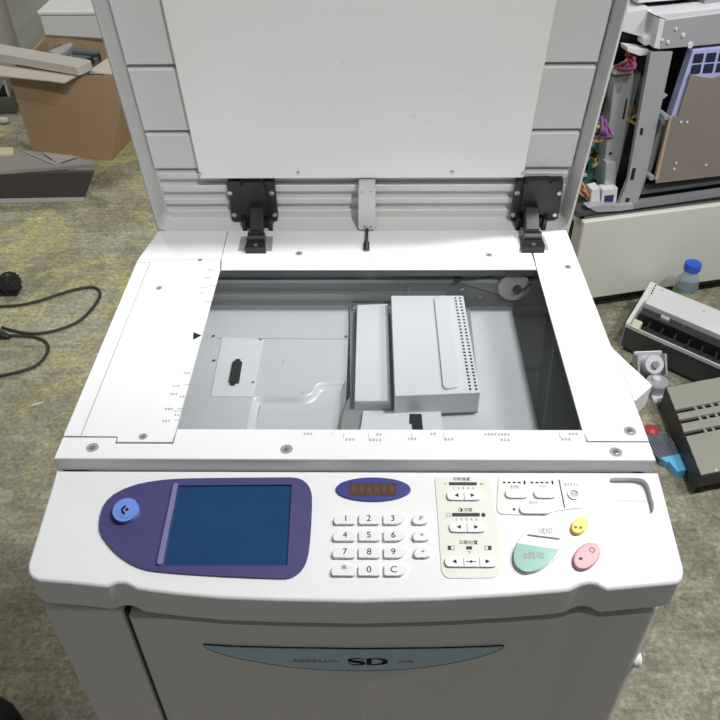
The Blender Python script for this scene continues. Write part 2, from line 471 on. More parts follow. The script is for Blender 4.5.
tq = PF.px(632, 500, -.0075); trb = obj('tray_rib', prism(B(), rrect(tq[0] - .014, tq[1] - .0012, tq[0] + .014, tq[1] + .0012, .001), -.0077, -.0066, PF), WHITE, hous)
obj('gap_shade', loft(B(), housing_outline, [(.016, -.060), (.016, -.0405)], PV), GROOVE, hous)  # dark strip put under the shell for the deep shade of the gap
# front door: follows the plan of the shell a few millimetres behind it
def yfront(x):
    pts = [PF.at(u, v) for u, v in front]
    for a, b in zip(pts[:-1], pts[1:]):
        if a.x <= x <= b.x or b.x <= x <= a.x:
            t = (x - a.x) / (b.x - a.x) if abs(b.x - a.x) > 1e-9 else 0
            return a.y + (b.y - a.y) * t
    return pts[-1].y
def ysm(x): return sum(yfront(min(max(x + k * .003, -.2135), .2795)) for k in (-2, -1, 0, 1, 2)) / 5
xs = [-.2475 + k * (.5305 / 104) for k in range(105)]
zs = [.06 + k * (.8855 / 96) for k in range(97)]
XM, ZB = -.018, .857
def ydoor(x, z):
    y = ysm(max(x, -.2135)) + .003
    if z < ZB:        # raised ridge below the badge that flares out towards it
        h = ZB - z
        wd = .008 + .085 * math.exp(-h / .022)
        t = max(0, 1 - abs(x - XM) / wd)
        y -= .0055 * t * t * (3 - 2 * t)
    if x > .269: y += ((x - .269) / .014) ** 2 * .010
    if x < -.242: y += ((-.242 - x) / .0055) ** 2 * .003
    return y
bm = B()
g = [[bm.verts.new((x, ydoor(x, z), z)) for x in xs] for z in zs]
gb = [[bm.verts.new((x, -.15, z)) for x in (xs[0], xs[-1])] for z in (zs[0], zs[-1])]
for j in range(len(zs) - 1):
    for i in range(len(xs) - 1): bm.faces.new((g[j][i], g[j][i + 1], g[j + 1][i + 1], g[j + 1][i]))
bm.faces.new([gb[1][0]] + g[-1] + [gb[1][1]]); bm.faces.new(([gb[0][0]] + g[0] + [gb[0][1]])[::-1])
bm.faces.new([gb[0][0], gb[1][0]] + [r[0] for r in g[::-1]]); bm.faces.new([gb[1][1], gb[0][1]] + [r[-1] for r in g])
door = obj('front_door', bm, BODY, DUP, smooth=50)
obj('door_gap_shade', box(box(B(), (-.2540, -.1535, .05), (-.2470, -.1440, .951)), (-.2522, -.1645, .05), (-.2490, -.150, .949)), GROOVE, cab)  # dark boxes put in the door gap to darken it like shade
# badge on the door
def ondoor(x, y):
    q = ony(x, y, -.172)
    for _ in range(4): q = ony(x, y, ydoor(q.x, .95))
    return (q.x, q.z)
def door_patch(pts, off0, off1, bev=0):
    bm = B(); t = B()
    n = len(pts)
    f = t.faces.new([t.verts.new((u, v, 0)) for u, v in pts])
    r = bmesh.ops.extrude_face_region(t, geom=[f])
    for v in t.verts: v.co = Vector((v.co.x, 0, v.co.y))
    top = [e for e in r['geom'] if isinstance(e, bmesh.types.BMVert)]
    for v in t.verts: v.co.y = ydoor(v.co.x, .95) - off0
    for v in top: v.co.y = ydoor(v.co.x, .95) - off1
    merge(bm, t); return bm
badge_px_top = [(204, 644), (230, 645.5), (290, 647.2), (350, 648), (410, 647.6), (460, 646.7), (503, 645)]
badge_px_bot = [(494, 650), (470, 657), (440, 663), (400, 667.5), (360, 668.5), (320, 667.5), (280, 663.5), (240, 656.5), (216, 650)]
def strip(top, bot, d0, d1):
    bm = B(); n = 40
    def samp(L, t):
        s = t * (len(L) - 1); i = min(int(s), len(L) - 2); f = s - i
        return (L[i][0] * (1 - f) + L[i + 1][0] * f, L[i][1] * (1 - f) + L[i + 1][1] * f)
    T = spline(top, 8, False); Bt = spline(bot, 8, False)
    rows = []
    for k in range(n + 1):
        a, b = samp(T, k / n), samp(Bt, k / n)
        rows.append([[(a[0] + (b[0] - a[0]) * q / 4, a[1] + (b[1] - a[1]) * q / 4) for q in range(5)]])
    V = [[[bm.verts.new((p[0], ydoor(p[0], .95) - d, p[1])) for p in r[0]] for r in rows] for d in (d0, d1)]
    for k in range(n):
        for q in range(4):
            bm.faces.new((V[1][k][q], V[1][k + 1][q], V[1][k + 1][q + 1], V[1][k][q + 1]))
        bm.faces.new((V[1][k][0], V[1][k + 1][0], V[0][k + 1][0], V[0][k][0]))
        bm.faces.new((V[1][k][4], V[1][k + 1][4], V[0][k + 1][4], V[0][k][4]))
    for k in (0, n):
        bm.faces.new([V[0][k][0], V[0][k][4]] + [V[1][k][q] for q in (4, 3, 2, 1, 0)])
    return bm
T1 = [ondoor(*p) for p in badge_px_top]
B1 = [ondoor(*p) for p in [badge_px_top[0]] + badge_px_bot[::-1] + [badge_px_top[-1]]]
sc = lambda L, s: [((x - XM) * s + XM, z) for x, z in L]
obj('badge_rim', strip([(x, z + .0004) for x, z in sc(T1, 1.004)], [(x, z - .0030) for x, z in sc(B1, 1.006)], -.004, .0012), INK, door)
badge = obj('badge', strip(T1, B1, -.002, .0022), BADGE, DUP)
BF = Frame((0, 0, 0), (1, 0, 0), (0, 0, 1), (0, -1, 0))
def badge_text(bm, s, x, y, size, sx):
    u, v = ondoor(x, y)
    text(bm, s, u, v, size, BF, -ydoor(u, .95) + .0023, .0002, sx)
bm = B()
badge_text(bm, 'RISOGRAPH', 316, 659, .0068, 1.30); badge_text(bm, 'SERIES', 406, 659.5, .0058, 1.0)
obj('small_lettering', bm, GRAYP, badge)
bm = B()
# the two large letters, drawn with thick and thin strokes
u0, v0 = ondoor(368.5, 659.5)
yy = -ydoor(u0, .95) + .0023
def stroke_poly(pts): prism(bm, pts, yy, yy + .0004, BF)
def band(center, wid):
    L = [Vector(p) for p in center]
    for k in range(len(L) - 1):
        d = (L[k + 1] - L[k]).normalized(); nn = Vector((-d.y, d.x))
        a, b = wid[k] / 2, wid[k + 1] / 2
        stroke_poly([tuple(L[k] + nn * a), tuple(L[k] - nn * a), tuple(L[k + 1] - nn * b), tuple(L[k + 1] + nn * b)])
S = lambda x, y: (u0 + x * .00128, v0 + y * .00118)
sp_ = spline([S(-3.5, 3), S(-6, 4.7), S(-11, 5), S(-15.6, 3.2), S(-14, 1.0), S(-9, -.3), S(-4.5, -1.8), S(-4.2, -4), S(-8.5, -5.2), S(-13, -4.9), S(-16.4, -3)], 5, False)
n_ = len(sp_)
band(sp_, [.0008 + .0040 * math.exp(-((k / n_ - .5) / .22) ** 2) for k in range(n_)])
stroke_poly([S(-1.6, 5.2), S(2.4, 5.2), S(2.4, -5.2), S(-1.6, -5.2)])
dd = spline([S(2, 4.9), S(8, 4.6), S(12.6, 2.2), S(13.4, 0), S(12.6, -2.2), S(8, -4.6), S(2, -4.9)], 5, False)
n_ = len(dd)
band(dd, [.0008 + .0046 * math.exp(-((k / n_ - .5) / .22) ** 2) for k in range(n_)])
obj('lettering', bm, INK, badge)

# white bump added for the lit glint at the cabinet's right edge
q = ony(637, 661, -.155)
obj('edge_glint_bump', lathe(B(), [(.0, -.006), (.007, -.006), (.0095, -.003), (.0095, .003), (.007, .006), (0, .006)], Matrix.Translation((.280, -.150, q.z - .004)) @ Matrix.Rotation(math.pi / 2, 4, 'Y')), WHITE, cab)

# ---- upper housing around the scanner
up = B()
box(up, (-.335, -.043, .95), (-.300, .336, 1.030), bev=.003); box(up, (-.320, .330, .95), (-.300, .409, 1.030), bev=.003); box(up, (.262, -.043, .95), (.279, .409, 1.030), bev=.003)
box(up, (-.320, .385, .95), (.283, .413, 1.021), bev=.003); box(up, (-.335, -.043, .95), (.283, -.020, 1.024), bev=.003)
uph = obj('scanner_housing', up, BODY, DUP)
u2 = B(); box(u2, (-.30, -.021, 1.026), (-.222, .39, 1.0345)); box(u2, (.2225, -.021, 1.026), (.265, .39, 1.0345)); box(u2, (-.23, .311, 1.026), (.23, .39, 1.0345))
box(u2, (-.334, -.036, 1.026), (-.2175, -.004, 1.0335)); box(u2, (.2185, -.036, 1.026), (.282, -.004, 1.0335))
obj('cover_ledge', u2, DKSTEEL, uph)

# ---- top cover plates with their seams
T = TOP.pxs
GX0, GX1, GY0, GY1 = -.216, .2165, 0.0, .3055
def plate(name, pts, bev=.0006, d0=-.0018): return obj(name, prism(B(), pts, d0, 0, TOP, bev), WHITE, DUP)
seam_y = -.0135
fpts = [(-.337, -.0445), (.285, -.0445), (.285, -.0185), (.2195, -.0185), (.2195, -.0008), (-.2166, -.0008), (-.2172, -.0222), (-.279, -.0222), (-.279, seam_y), (-.337, seam_y)]
front_cover = obj('front_cover', loft(B(), fpts, round_steps(-.0175, 0, .0014), TOP), WHITE, DUP)
left_cover = plate('left_cover', [(-.337, seam_y + .0014), (-.2775, seam_y + .0014), (-.2775, -.0204), (-.2182, -.0204), (-.2176, .0), (-.2165, .3055), (-.2200, .332), (-.337, .332)])
rear_cover = plate('rear_cover', [(-.2155, .3068), (.2185, .3068), (.2185, .4095), (-.2205, .4095), (-.2185, .3325)])
rear_left = plate('rear_corner_cover', [(-.337, .3330), (-.2195, .3330), (-.2215, .4095), (-.3235, .4095)])
right_cover = plate('right_cover', [(.2205, -.0172), (.285, -.0172), (.285, .128), (.281, .140), (.279, .4095), (.2225, .4095), (.2195, .3055), (.2185, .0)])
wing = obj('side_wing', prism(B(), rnd([(.2806, .142), (.2865, .127), (.3125, .070), (.287, .045), (.2853, .045), (.2853, .128)], [0, .01, .003, 0, 0, 0]), -.030, -.0003, TOP, .002), WHITE, DUP)
# engraved line along the left cover
lm = B(); a0, a1 = TOP.px(150, 262), TOP.px(80, 437)
prism(lm, [a0, (a0[0] + .0009, a0[1]), (a1[0] + .0009, a1[1] + .002), (a1[0], a1[1] + .002)], -.0002, .00015, TOP)
b0 = TOP.px(136, 262)
prism(lm, [b0, (a0[0], a0[1]), (a0[0], a0[1] - .0009), (b0[0], b0[1] - .0009)], -.0002, .00015, TOP)
obj('cover_seam', lm, INKP, left_cover)
# scale marks
def marks(name, items, parent, m, h=.0042):
    bm = B()
    for (x, y, n) in items:
        u, v = TOP.px(x, y); strokes(bm, u, v, n, h, TOP, .0001)
    return bm
bm = marks('m', [(211, 270, 3), (207, 278, 3), (213, 286, 3), (204, 287.5, 3), (202, 293, 2), (209, 302, 3), (187, 373, 3), (176, 386, 3), (174, 394, 3), (182, 396.5, 2), (169, 409, 3), (177, 415, 2), (166, 421, 3)], left_cover, INKP, .0032)
for x, y, L in [(218, 273, 9), (214, 290, 10), (188, 384.5, 9), (186, 398, 10), (181, 408.5, 8), (178, 420, 8), (180, 411, 14)]:
    u, v = TOP.px(x, y); prism(bm, rect(u - L * .0005, v - .0002, u + L * .0005, v + .0002), .0001, .0003, TOP)
obj('size_scale', bm, INKP, left_cover)
bm = B()
prism(bm, TOP.pxs([(193.5, 332.2), (201.5, 335.6), (193, 340)]), .0001, .0004, TOP)
obj('alignment_arrow', bm, INK, left_cover)
bm = marks('m', [(308, 434, 3), (350, 439.5, 3), (375, 440, 4), (379, 434.5, 2), (412, 439, 3), (433, 434, 2), (449, 439.5, 3), (497, 434.5, 8), (505, 440, 3), (566, 439.5, 3), (573, 434, 3)], front_cover, INKP, .0036)
for x in (343.5, 368.5, 411.5, 443.5, 560):
    u, v = TOP.px(x, 436); prism(bm, rect(u - .0002, v - .004, u + .0002, v + .0045), .0001, .0003, TOP)
u, v = TOP.px(334, 432); prism(bm, [(u, v), (u + .0004, v), (u - .0036, v - .004), (u - .004, v - .004)], .0001, .0003, TOP)
obj('size_scale', bm, INKP, front_cover)
bm = marks('m', [(355, 262, 3), (372, 262.5, 3), (404, 263, 2), (470, 264, 3)], rear_cover, INKP, .0028)
obj('size_scale', bm, INKP, rear_cover)

# screws let into the covers
def screw(parent, x, y, fr=TOP, d=0, r=.0042, recess=True, r2=None):
    u, v = fr.px(x, y, d)
    if recess:
        o = obj('screw_well', prism(B(), ell(u, v, r * 1.55, n=20), d - .0005, d + .00025, fr), GRAYP if recess is True else recess, parent)
        par = parent
    bm = prism(B(), ell(u, v, r * .8, n=16), d - .0005, d + .0009, fr, .0005)
    for k in (0, 1):
        c = ell(u, v, r * .5, r * .12, .6 + k * math.pi / 2, 8); prism(bm, c, d + .0009, d + .00095, fr)
    return obj('screw', bm, SCREWM, parent)
for pr, pts in ((left_cover, [(159, 288, .0028), (143, 436.5, .0030)]), (rear_left, [(200, 260, .0022)]), (front_cover, [(92.5, 447.5, .0042), (286.5, 449.2, .0042), (616, 452, .0042)]),
                (right_cover, [(630, 431, .0042), (568, 267, .0032)]), (rear_cover, [(299, 253.5, .0034), (489, 255, .0032)])):
    for x, y, r in pts: screw(pr, x, y, r=r)

# platen glass
obj('platen_glass', prism(B(), rect(GX0 + .0005, .0004, GX1 + .001, GY1 + .0006), -.0042, -.0004, TOP), GLASS, DUP)

# ---- inside the scanner
SB = hframe(.965)
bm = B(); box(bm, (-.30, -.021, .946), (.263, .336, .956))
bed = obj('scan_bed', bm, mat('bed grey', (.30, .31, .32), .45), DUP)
bm = B(); box(bm, (-.30, .334, .95), (.263, .340, 1.027)); box(bm, (-.302, -.02, .95), (-.298, .336, 1.027))
box(bm, (.257, -.02, .95), (.262, .336, 1.027))
wallr = obj('inner_wall', bm, mat('inner grey', (.13, .135, .14), .4), DUP)
bm = B(); box(bm, (-.298, .316, .955), (-.035, .332, .9715)); box(bm, (-.298, .326, .972), (.10, .333, .985)); box(bm, (-.298, .3315, 1.0), (.24, .334, 1.006))
obj('guide_rail', bm, MIDSTEEL, wallr)
# left sheet with its stepped embossing
le = SB.pxs
em = spline([SB.px(x, y) for x, y in [(244, 440), (247.5, 424), (250.5, 408), (252.5, 400), (257.5, 396.5), (275, 395.8), (300, 395.6), (307, 394.6), (311.5, 391.5), (314.5, 386.5), (319, 383), (327, 381.6), (347, 381)]], 4, False)
em[0] = (em[0][0], -.02); em[-1] = (-.0396, em[-1][1])
left_sheet = obj('sheet_panel', prism(B(), [(-.298, -.02)] + em + [(-.0395, .3165), (-.298, .3165)], -.0088, 0, SB), SHEET, DUP)
emc = em + [(-.0396, -.0215)]
def sunk(m):
    q = inset_loop(emc[::-1], m) if sum(emc[i - 1][0] * emc[i][1] - emc[i][0] * emc[i - 1][1] for i in range(len(emc))) < 0 else inset_loop(emc, m)
    return q
t = B(); L_ = []
for m, d in ((0, .0001), (.0012, -.0004), (.0032, -.0028), (.0056, -.0062), (.0078, -.0076), (.009, -.0078)):
    L_.append([t.verts.new((u, v, d)) for u, v in sunk(m)])
n_ = len(L_[0])
for a_, b_ in zip(L_[:-1], L_[1:]):
    for k in range(n_ ): t.faces.new((a_[k], a_[(k + 1) % n_], b_[(k + 1) % n_], b_[k]))
t.faces.new(L_[-1])
bm = B(); merge(bm, t, SB.M)
obj('sunk_pressing', bm, SHEET, left_sheet)
bm = prism(B(), SB.pxs([(222, 338), (263, 339.2), (252.5, 397.3), (210.6, 397.3)]), 0, .0012, SB, .0004)
sub = obj('connector_plate', bm, SHEETL, left_sheet)
c0 = SB.pxs([(233, 362.5), (242.5, 363), (239, 384), (229, 383.5)], .001)
bm = prism(B(), rnd(c0, .002), .001, .004, SB)
for x, y in ((238, 360.8), (232.5, 385)):
    u, v = SB.px(x, y, .001); prism(bm, ell(u, v, .0035, .002), .001, .003, SB)
obj('connector', bm, BLACK, left_sheet)
a0, a1 = SB.px(216, 338.3), SB.px(352, 339)
bm = prism(B(), [a0, a1, (a1[0], a1[1] - .0008), (a0[0], a0[1] - .0008)], 0, .0004, SB)
for x, y in ((302, 392.2), (310, 392.2), (283, 362)):
    u, v = SB.px(x, y); prism(bm, ell(u, v, .0011), 0, .0004, SB)
obj('sheet_seam', bm, MIDSTEEL, left_sheet)
for x, y in ((213.6, 336.5), (260.5, 340), (214, 361), (253, 383), (346, 337), (349.5, 354.5), (349, 308)):
    u, v = SB.px(x, y)
    obj('screw', prism(B(), ell(u, v, .0024, n=14), 0, .0014, SB, .0005), SCREWM, left_sheet)
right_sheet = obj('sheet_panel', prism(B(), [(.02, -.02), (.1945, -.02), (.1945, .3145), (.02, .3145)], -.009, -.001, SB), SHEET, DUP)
# carriage
carr = obj('carriage_base', prism(B(), SB.pxs([(349, 304), (392, 300), (470, 309), (479, 392), (478, 410), (441, 412), (441, 432), (340, 432), (341, 424), (345, 403), (351, 396)], .004), -.001, .004, SB, .001), MIDSTEEL, DUP)
bm = prism(B(), SB.pxs([(357, 304.5), (388, 303.5), (391, 400.5), (354.5, 401)], .018), .003, .018, SB, .0015)
obj('reflector_plate', bm, SHEETL, carr)
bm = prism(B(), SB.pxs([(363, 410.5), (441, 410.5), (442.5, 434), (359.5, 434)], .008), .003, .008, SB, .001)
fp = obj('mount_plate', bm, SHEETL, carr)
bm = prism(B(), SB.pxs([(409.5, 414), (421.5, 414), (423.5, 434), (412.5, 434), (411.5, 424), (409, 424)], .008), .0079, .0083, SB)
obj('plate_slot', bm, INK, carr)
lens_px = [(391, 295.3), (463.5, 295.3), (480, 392.5), (394.8, 396)]
lens = obj('lens_cover', prism(B(), SB.pxs(lens_px, .036), .004, .036, SB, .0015), SHEETL, DUP)
bm = prism(B(), rnd(SB.pxs([(434, 297.5), (448.5, 297), (460.5, 388), (443.5, 391)], .036), .006), .0358, .0388, SB, .0028, 3)
obj('pressed_channel', bm, SHEETL, lens)
bm = B()
for k in range(29):
    t = k / 28
    for x0, x1 in ((455.2, 470.2), (459.8, 476.2)):
        u, v = SB.px(x0 + (x1 - x0) * t, 298.2 + 91 * t ** 1.04, .036); prism(bm, ell(u, v, .0017, n=10), .0357, .0363, SB)
obj('vent_holes', bm, INK, lens)
# notch at the front foot of the lens cover
a = SB.pxs([(464, 403), (476, 402)], .012)
bm = box(B(), (a[0][0], a[0][1] - .001, .970), (a[1][0], a[0][1] + .004, .980)); obj('cover_notch', bm, INK, lens)
for x, y in ((389.5, 339),):
    u, v = SB.px(x, y, .006); obj('screw', prism(B(), ell(u, v, .0026, n=14), .004, .0065, SB, .0006), SCREWM, carr)
bm = box(B(), (-.035, .305, .965), (.10, .320, .974), bev=.001); obj('carriage_bracket', bm, MIDSTEEL, carr)
# drive pulley and its wire on the rear wall
RW = Frame((0, .334, 1.0), (1, 0, 0), (0, 0, 1), (0, -1, 0))
u, v = RW.px(514, 286.5, .012)
pul = obj('pulley', prism(B(), ell(u, v, .0225, n=40), .004, .014, RW, .003, 3), PULLEYM, DUP)
obj('pulley_hub', prism(B(), ell(u + .004, v - .002, .006, n=20), .014, .022, RW, .002), BLACK, pul)
bm = B()
tube(bm, [RW.at(*RW.px(458, 280.5, .010), .010), RW.at(*RW.px(480, 278.5, .010), .010), RW.at(u - .004, v + .0225, .010)], .0012, 8)
tube(bm, [RW.at(*RW.px(460, 283.5, .010), .010), RW.at(u - .004, v - .0215, .010)], .0009, 8)
tube(bm, [RW.at(u + .003, v - .001, .020), RW.at(u + .013, v + .002, .022), RW.at(u + .022, v + .007, .016)], .0016, 8)
obj('drive_wire', bm, BLACK, pul)
u, v = RW.px(458, 281, .012); obj('wire_anchor', box(B(), (u - .005, v - .003, 0), (u + .004, v + .004, .014), RW, .001), BLACK, pul)
for x, y in ((400, 289), (409, 289), (462, 289), (480, 297)):
    u, v = RW.px(x, y, .002); obj('screw', prism(B(), ell(u, v, .0028, n=14), 0, .003, RW, .0008), SCREWM, wallr)

# ---- raised lid
LF = Frame((-.021, .4115, 1.0405), (1, 0, 0), (0, -.199, .980), (0, -.980, -.199))
LW0, LW1 = -.3060, .3060
LL = .475
outer = rnd(rect(LW0, -.0125, LW1, LL), [.004] * 4, 6)
inner = rnd(rect(LW0 + .0045, -.004, LW1 - .0045, LL - .005), [.021] * 4, 6)
def inl(m): return rnd(rect(LW0 + .0045 + m, -.004 + m, LW1 - .0045 - m, LL - .005 - m), [.021 - m * .5] * 4, 6)
bm = B()
t = B(); n = len(outer)
loops = [(inset_loop(outer, .006), -.050), (inset_loop(outer, .001), -.044), (outer, -.036), (outer, -.0060), (inset_loop(outer, .0004), -.0036), (inset_loop(outer, .0013), -.0016), (inset_loop(outer, .0026), -.0004), (inset_loop(outer, .0036), 0), (inner, 0), (inl(.0010), -.002), (inl(.0065), -.0325), (inl(.009), -.0345)]
V = [[t.verts.new((u, v, d)) for u, v in lp] for lp, d in loops]
for a, b in zip(V[:-1], V[1:]):
    for k in range(n): t.faces.new((a[k], a[(k + 1) % n], b[(k + 1) % n], b[k]))
t.faces.new(V[0][::-1]); t.faces.new(V[-1])
merge(bm, t, LF.M)
lid = obj('lid', bm, LIDW, DUP, smooth=40)
DF = -.026
# raised fields of the inner shell with narrow grooves between them
bm = B()
def vpx(y, x=360): return LF.px(x, y, DF)[1]
UL, UR = LW0 + .0122, LW1 - .0122
PU0, PU1 = -.240, .232
gy = [vpx(132), vpx(66), vpx(0) + .03]
G2 = .0032
def field(u0, v0, u1, v1): loft(bm, rect(u0, v0, u1, v1), [(0, -.0346), (.0001, DF - .0012), (.0012, DF)], LF)
vb = vpx(170)
for u0, u1 in ((UL, PU0 + .02), (PU1 - .02, UR)):
    for v0, v1 in ((vb + .0035, gy[0] - G2), (gy[0] + G2, gy[1] - G2), (gy[1] + G2, LL - .016)): field(u0, v0, u1, v1)
for y0, y1 in ((179.0, 173), (191.8, 185.2), (204, 198.2), (229, 210)): field(UL + .003, vpx(y0), UR - .003, vpx(y1))
obj('lid_fields', bm, LIDW, lid)
# white pressure plate
PD = -.010
pp = LF.pxs([(198.5, 179), (523.5, 179)], PD)
sl = LF.px(163, 0, PD); sr = LF.px(557, 0, PD)
x0, x1 = (pp[0][0] + sl[0]) / 2, (pp[1][0] + sr[0]) / 2
pl = loft(B(), rect(x0, pp[0][1], x1, LL - .03), [(0, DF)] + round_steps(DF + .001, PD, .0018)[1:], LF)
plate_o = obj('pressure_plate', pl, PLATEW, DUP)
for x, y in ((200, 173.5), (298, 172.5), (452, 172), (523, 173), (211, 113), (300.5, 114), (345, 62.5), (415, 114)):
    u, v = LF.px(x, y, PD)
    obj('rivet', prism(B(), ell(u, v, .0026 if y > 165 else .002, n=14), PD - .0005, PD + .0018, LF, .0008), SCREWM if y > 165 else PLATEW, plate_o)
bm = B()
rs = random.Random(3)
for k in range(46):
    x, y = (404 + 34 * rs.random(), 115 + 8 * rs.random()) if k < 34 else (452 + 22 * rs.random(), 94 + 26 * rs.random() ** 3)
    u, v = LF.px(x, y, PD); prism(bm, ell(u, v, rs.uniform(.0007, .0014), n=8), PD - .0002, PD + .0005, LF)
obj('scuff_marks', bm, mat('scuffed coating', (.82, .82, .80), .3), plate_o)
# black hinges
def hinge(platepx, dome, screws, arm, blk, wellpx):
    D0 = DF + .001
    base = obj('hinge', prism(B(), rnd(LF.pxs(platepx, DF + .012), .003), D0, DF + .012, LF, .002), BLACK, DUP)
    dm = B(); a = LF.pxs(dome, DF + .014)
    prism(dm, rnd(a, .006), DF + .008, DF + .019, LF, .006, 4); obj('hinge_dome', dm, BLACK, base)
    for x, y in screws:
        u, v = LF.px(x, y, DF + .0135)
        obj('screw', prism(B(), ell(u, v, .0040, n=16), DF + .011, DF + .0150, LF, .0013), SCREWM, base)
    am = B(); b = LF.pxs(arm, DF + .02)
    prism(am, b, DF + .004, DF + .020, LF, .002)
    for s in (0, 1):
        e = b[0 if s == 0 else 1]
        prism(am, rect(e[0] - .003, b[2][1] - .001, e[0] + .003, b[0][1] + .004), DF + .004, DF + .026, LF, .001)
    obj('hinge_arm', am, BLACK, base)
    bk = B(); c = TOP.pxs(blk, .006)
    prism(bk, rnd(c, .002), -.002, .010, TOP, .002); 
    cx = sum(p[0] for p in c) / 4; cy = max(p[1] for p in c)
    tube(bk, [(cx - .012, cy - .004, 1.050), (cx + .012, cy - .004, 1.050)], .008, 14)
    box(bk, (cx - .009, cy - .006, 1.042), (cx + .009, cy + .010, 1.062), bev=.002)
    hw_ = (c[1][0] - c[0][0]) / 2 * .8
    arm_y = LF.at(0, .02, DF + .02).y
    prism(bk, [(cy - .006, 1.046), (cy - .004, 1.060), (arm_y - .012, 1.082), (arm_y + .004, 1.082), (arm_y + .004, 1.060), (cy + .014, 1.046)], cx - hw_, cx + hw_, Frame((0, 0, 0), (0, 1, 0), (0, 0, 1), (1, 0, 0)), .002)
    kb = obj('hinge_foot', bk, BLACK, base)
    obj('hinge_well', prism(B(), TOP.pxs(wellpx, .0004), -.0004, .0005, TOP), GRAYP, base)
    u, v = TOP.px((blk[2][0] + blk[3][0]) / 2, blk[2][1] - 5, .010)
    obj('screw', prism(B(), ell(u, v, .003, n=14), .0095, .0115, TOP, .0006), SCREWM, base)
hinge([(226.5, 182), (274, 182), (278, 221), (232.5, 221.5)], [(240, 180.5), (264, 180.5), (268, 216), (243, 216)], [(230, 193), (271.5, 193), (234.5, 215), (274.5, 215)],
      [(244, 220), (270, 220), (267, 236), (246, 236)], [(249, 239), (264, 239), (266, 250), (245, 250)], [(241, 236.5), (273, 236.5), (272, 251), (238, 251)])
hinge([(516.5, 182), (564, 181), (558, 219.5), (510.5, 221)], [(524, 179), (552, 178.5), (548, 212), (520, 213)], [(517.5, 193), (559.7, 193), (513.3, 215), (554.8, 215)],
      [(519, 219), (545, 218.5), (543, 234), (521, 234)], [(525, 238), (541, 238), (545, 249.5), (522, 249.5)], [(519, 235.5), (544, 235.5), (549, 250), (521, 250.5)])
# lid switch bracket in the middle
bm = prism(B(), rnd(LF.pxs([(358.5, 187.5), (375.5, 187.5), (375.5, 229.5), (358.5, 229.5)], .003), .002), DF, .003, LF, .0015)
lb = obj('switch_bracket', bm, LIDW, DUP)
for x, y in ((362.5, 192.5), (371, 192), (364.5, 226.5), (371, 226.5)):
    u, v = LF.px(x, y, .003); obj('rivet', prism(B(), ell(u, v, .0019, n=12), .0025, .0042, LF, .0006), SCREWM, lb)
bm = prism(B(), LF.pxs([(363, 180), (370, 180), (370, 188), (363, 188)], DF + .01), DF, DF + .010, LF); obj('bracket_stem', bm, DKSTEEL, lb)
bm = B(); a = LF.at(*LF.px(367, 228, .000), .000); b = TOP.at(*TOP.px(366.5, 243, .008), .008)
tube(bm, [a, b], .0022, 10); c = TOP.at(*TOP.px(366.5, 251, 0), .001)
tube(bm, [b + (b - c) * .1, c], .0042, 12)
obj('switch_plunger', bm, BLACK, lb)

# ---- control panel
K = .0012
# touch screen
bz = P([(100, 523), (100.8, 533), (107, 543), (118, 555), (133, 565), (148, 570.5), (173, 573.5), (210, 576), (254, 578.2), (286, 579), (295, 576.5), (303, 569), (308, 557), (310.5, 537),
        (312, 510), (311.5, 493.5), (306.5, 484), (296, 478.8), (270, 478.5), (210, 479), (173, 480), (148, 483), (132, 487), (117, 493.5), (107, 502), (102.3, 511)])
bz = spline(bz, 4)
bz_in = P([(177, 486.5), (292, 485.5), (287.5, 566.5), (163, 566.5)])
# the frame: a plate with a window, its two loops matched by angle about the window's middle
cu = sum(p[0] for p in bz_in) / 4; cv = sum(p[1] for p in bz_in) / 4
def hit(loop, ang):
    d = Vector((math.cos(ang), math.sin(ang))); best = None
    for i in range(len(loop)):
        a, b = Vector(loop[i - 1]) - Vector((cu, cv)), Vector(loop[i]) - Vector((cu, cv))
        e = b - a; den = d.x * e.y - d.y * e.x
        if abs(den) < 1e-12: continue
        tt = (a.x * e.y - a.y * e.x) / den; ss = (a.x * d.y - a.y * d.x) / den
        if tt > 0 and -1e-6 <= ss <= 1 + 1e-6 and (best is None or tt > best): best = tt
    return (cu + d.x * best, cv + d.y * best)
ca = [math.atan2(p[1] - cv, p[0] - cu) for p in bz_in]
angs = sorted([2 * math.pi * k / 120 - math.pi for k in range(120)] + ca + [math.atan2(p[1] - cv, p[0] - cu) for p in bz[::3]])
bm = ring(B(), [hit(bz, a) for a in angs], [hit(bz_in, a) for a in angs], .0002, .0022, PF)
bmesh.ops.remove_doubles(bm, verts=bm.verts, dist=1e-6)
ts = obj('touch_screen', bm, BLUE, DUP)
obj('screen_glass', prism(B(), bz_in, .0001, .0005, PF), SCREEN, ts)
r_ = P([(174.5, 485), (179, 485), (162.5, 566), (157.5, 566)])
obj('screen_ridge', prism(B(), rnd(r_, .0015), .002, .0046, PF, .0018, 3), LILAC, ts)
r_ = P([(174, 481.5), (294, 480.3), (293, 485), (178, 486)])
# power button
u, v = PF.px(125.8, 510.3, .006)
pb = obj('round_button', prism(B(), ell(u, v, .0128, .0128, n=40), .002, .0075, PF, .0022, 3), BTN, DUP)
u2_, v2_ = PF.px(126.5, 510.0, .0075)
bm = prism(B(), ell(u2_, v2_, .0085, n=32), .0073, .0079, PF)
obj('button_dish', bm, BTN, pb)
bm = B()
arc = [(u2_ + .0042 * math.cos(a), v2_ + .0042 * math.sin(a)) for a in [math.radians(110 + k * 15) for k in range(11)]]
for a, b in zip(arc[:-1], arc[1:]):
    d = Vector((b[0] - a[0], b[1] - a[1])).normalized() * .0011; nn = Vector((-d.y, d.x))
    prism(bm, [(a[0] + nn.x, a[1] + nn.y), (a[0] - nn.x, a[1] - nn.y), (b[0] - nn.x, b[1] - nn.y), (b[0] + nn.x, b[1] + nn.y)], .0079, .0082, PF)
prism(bm, ell(u2_ + .0005, v2_ + .0004, .0016), .0079, .0082, PF)
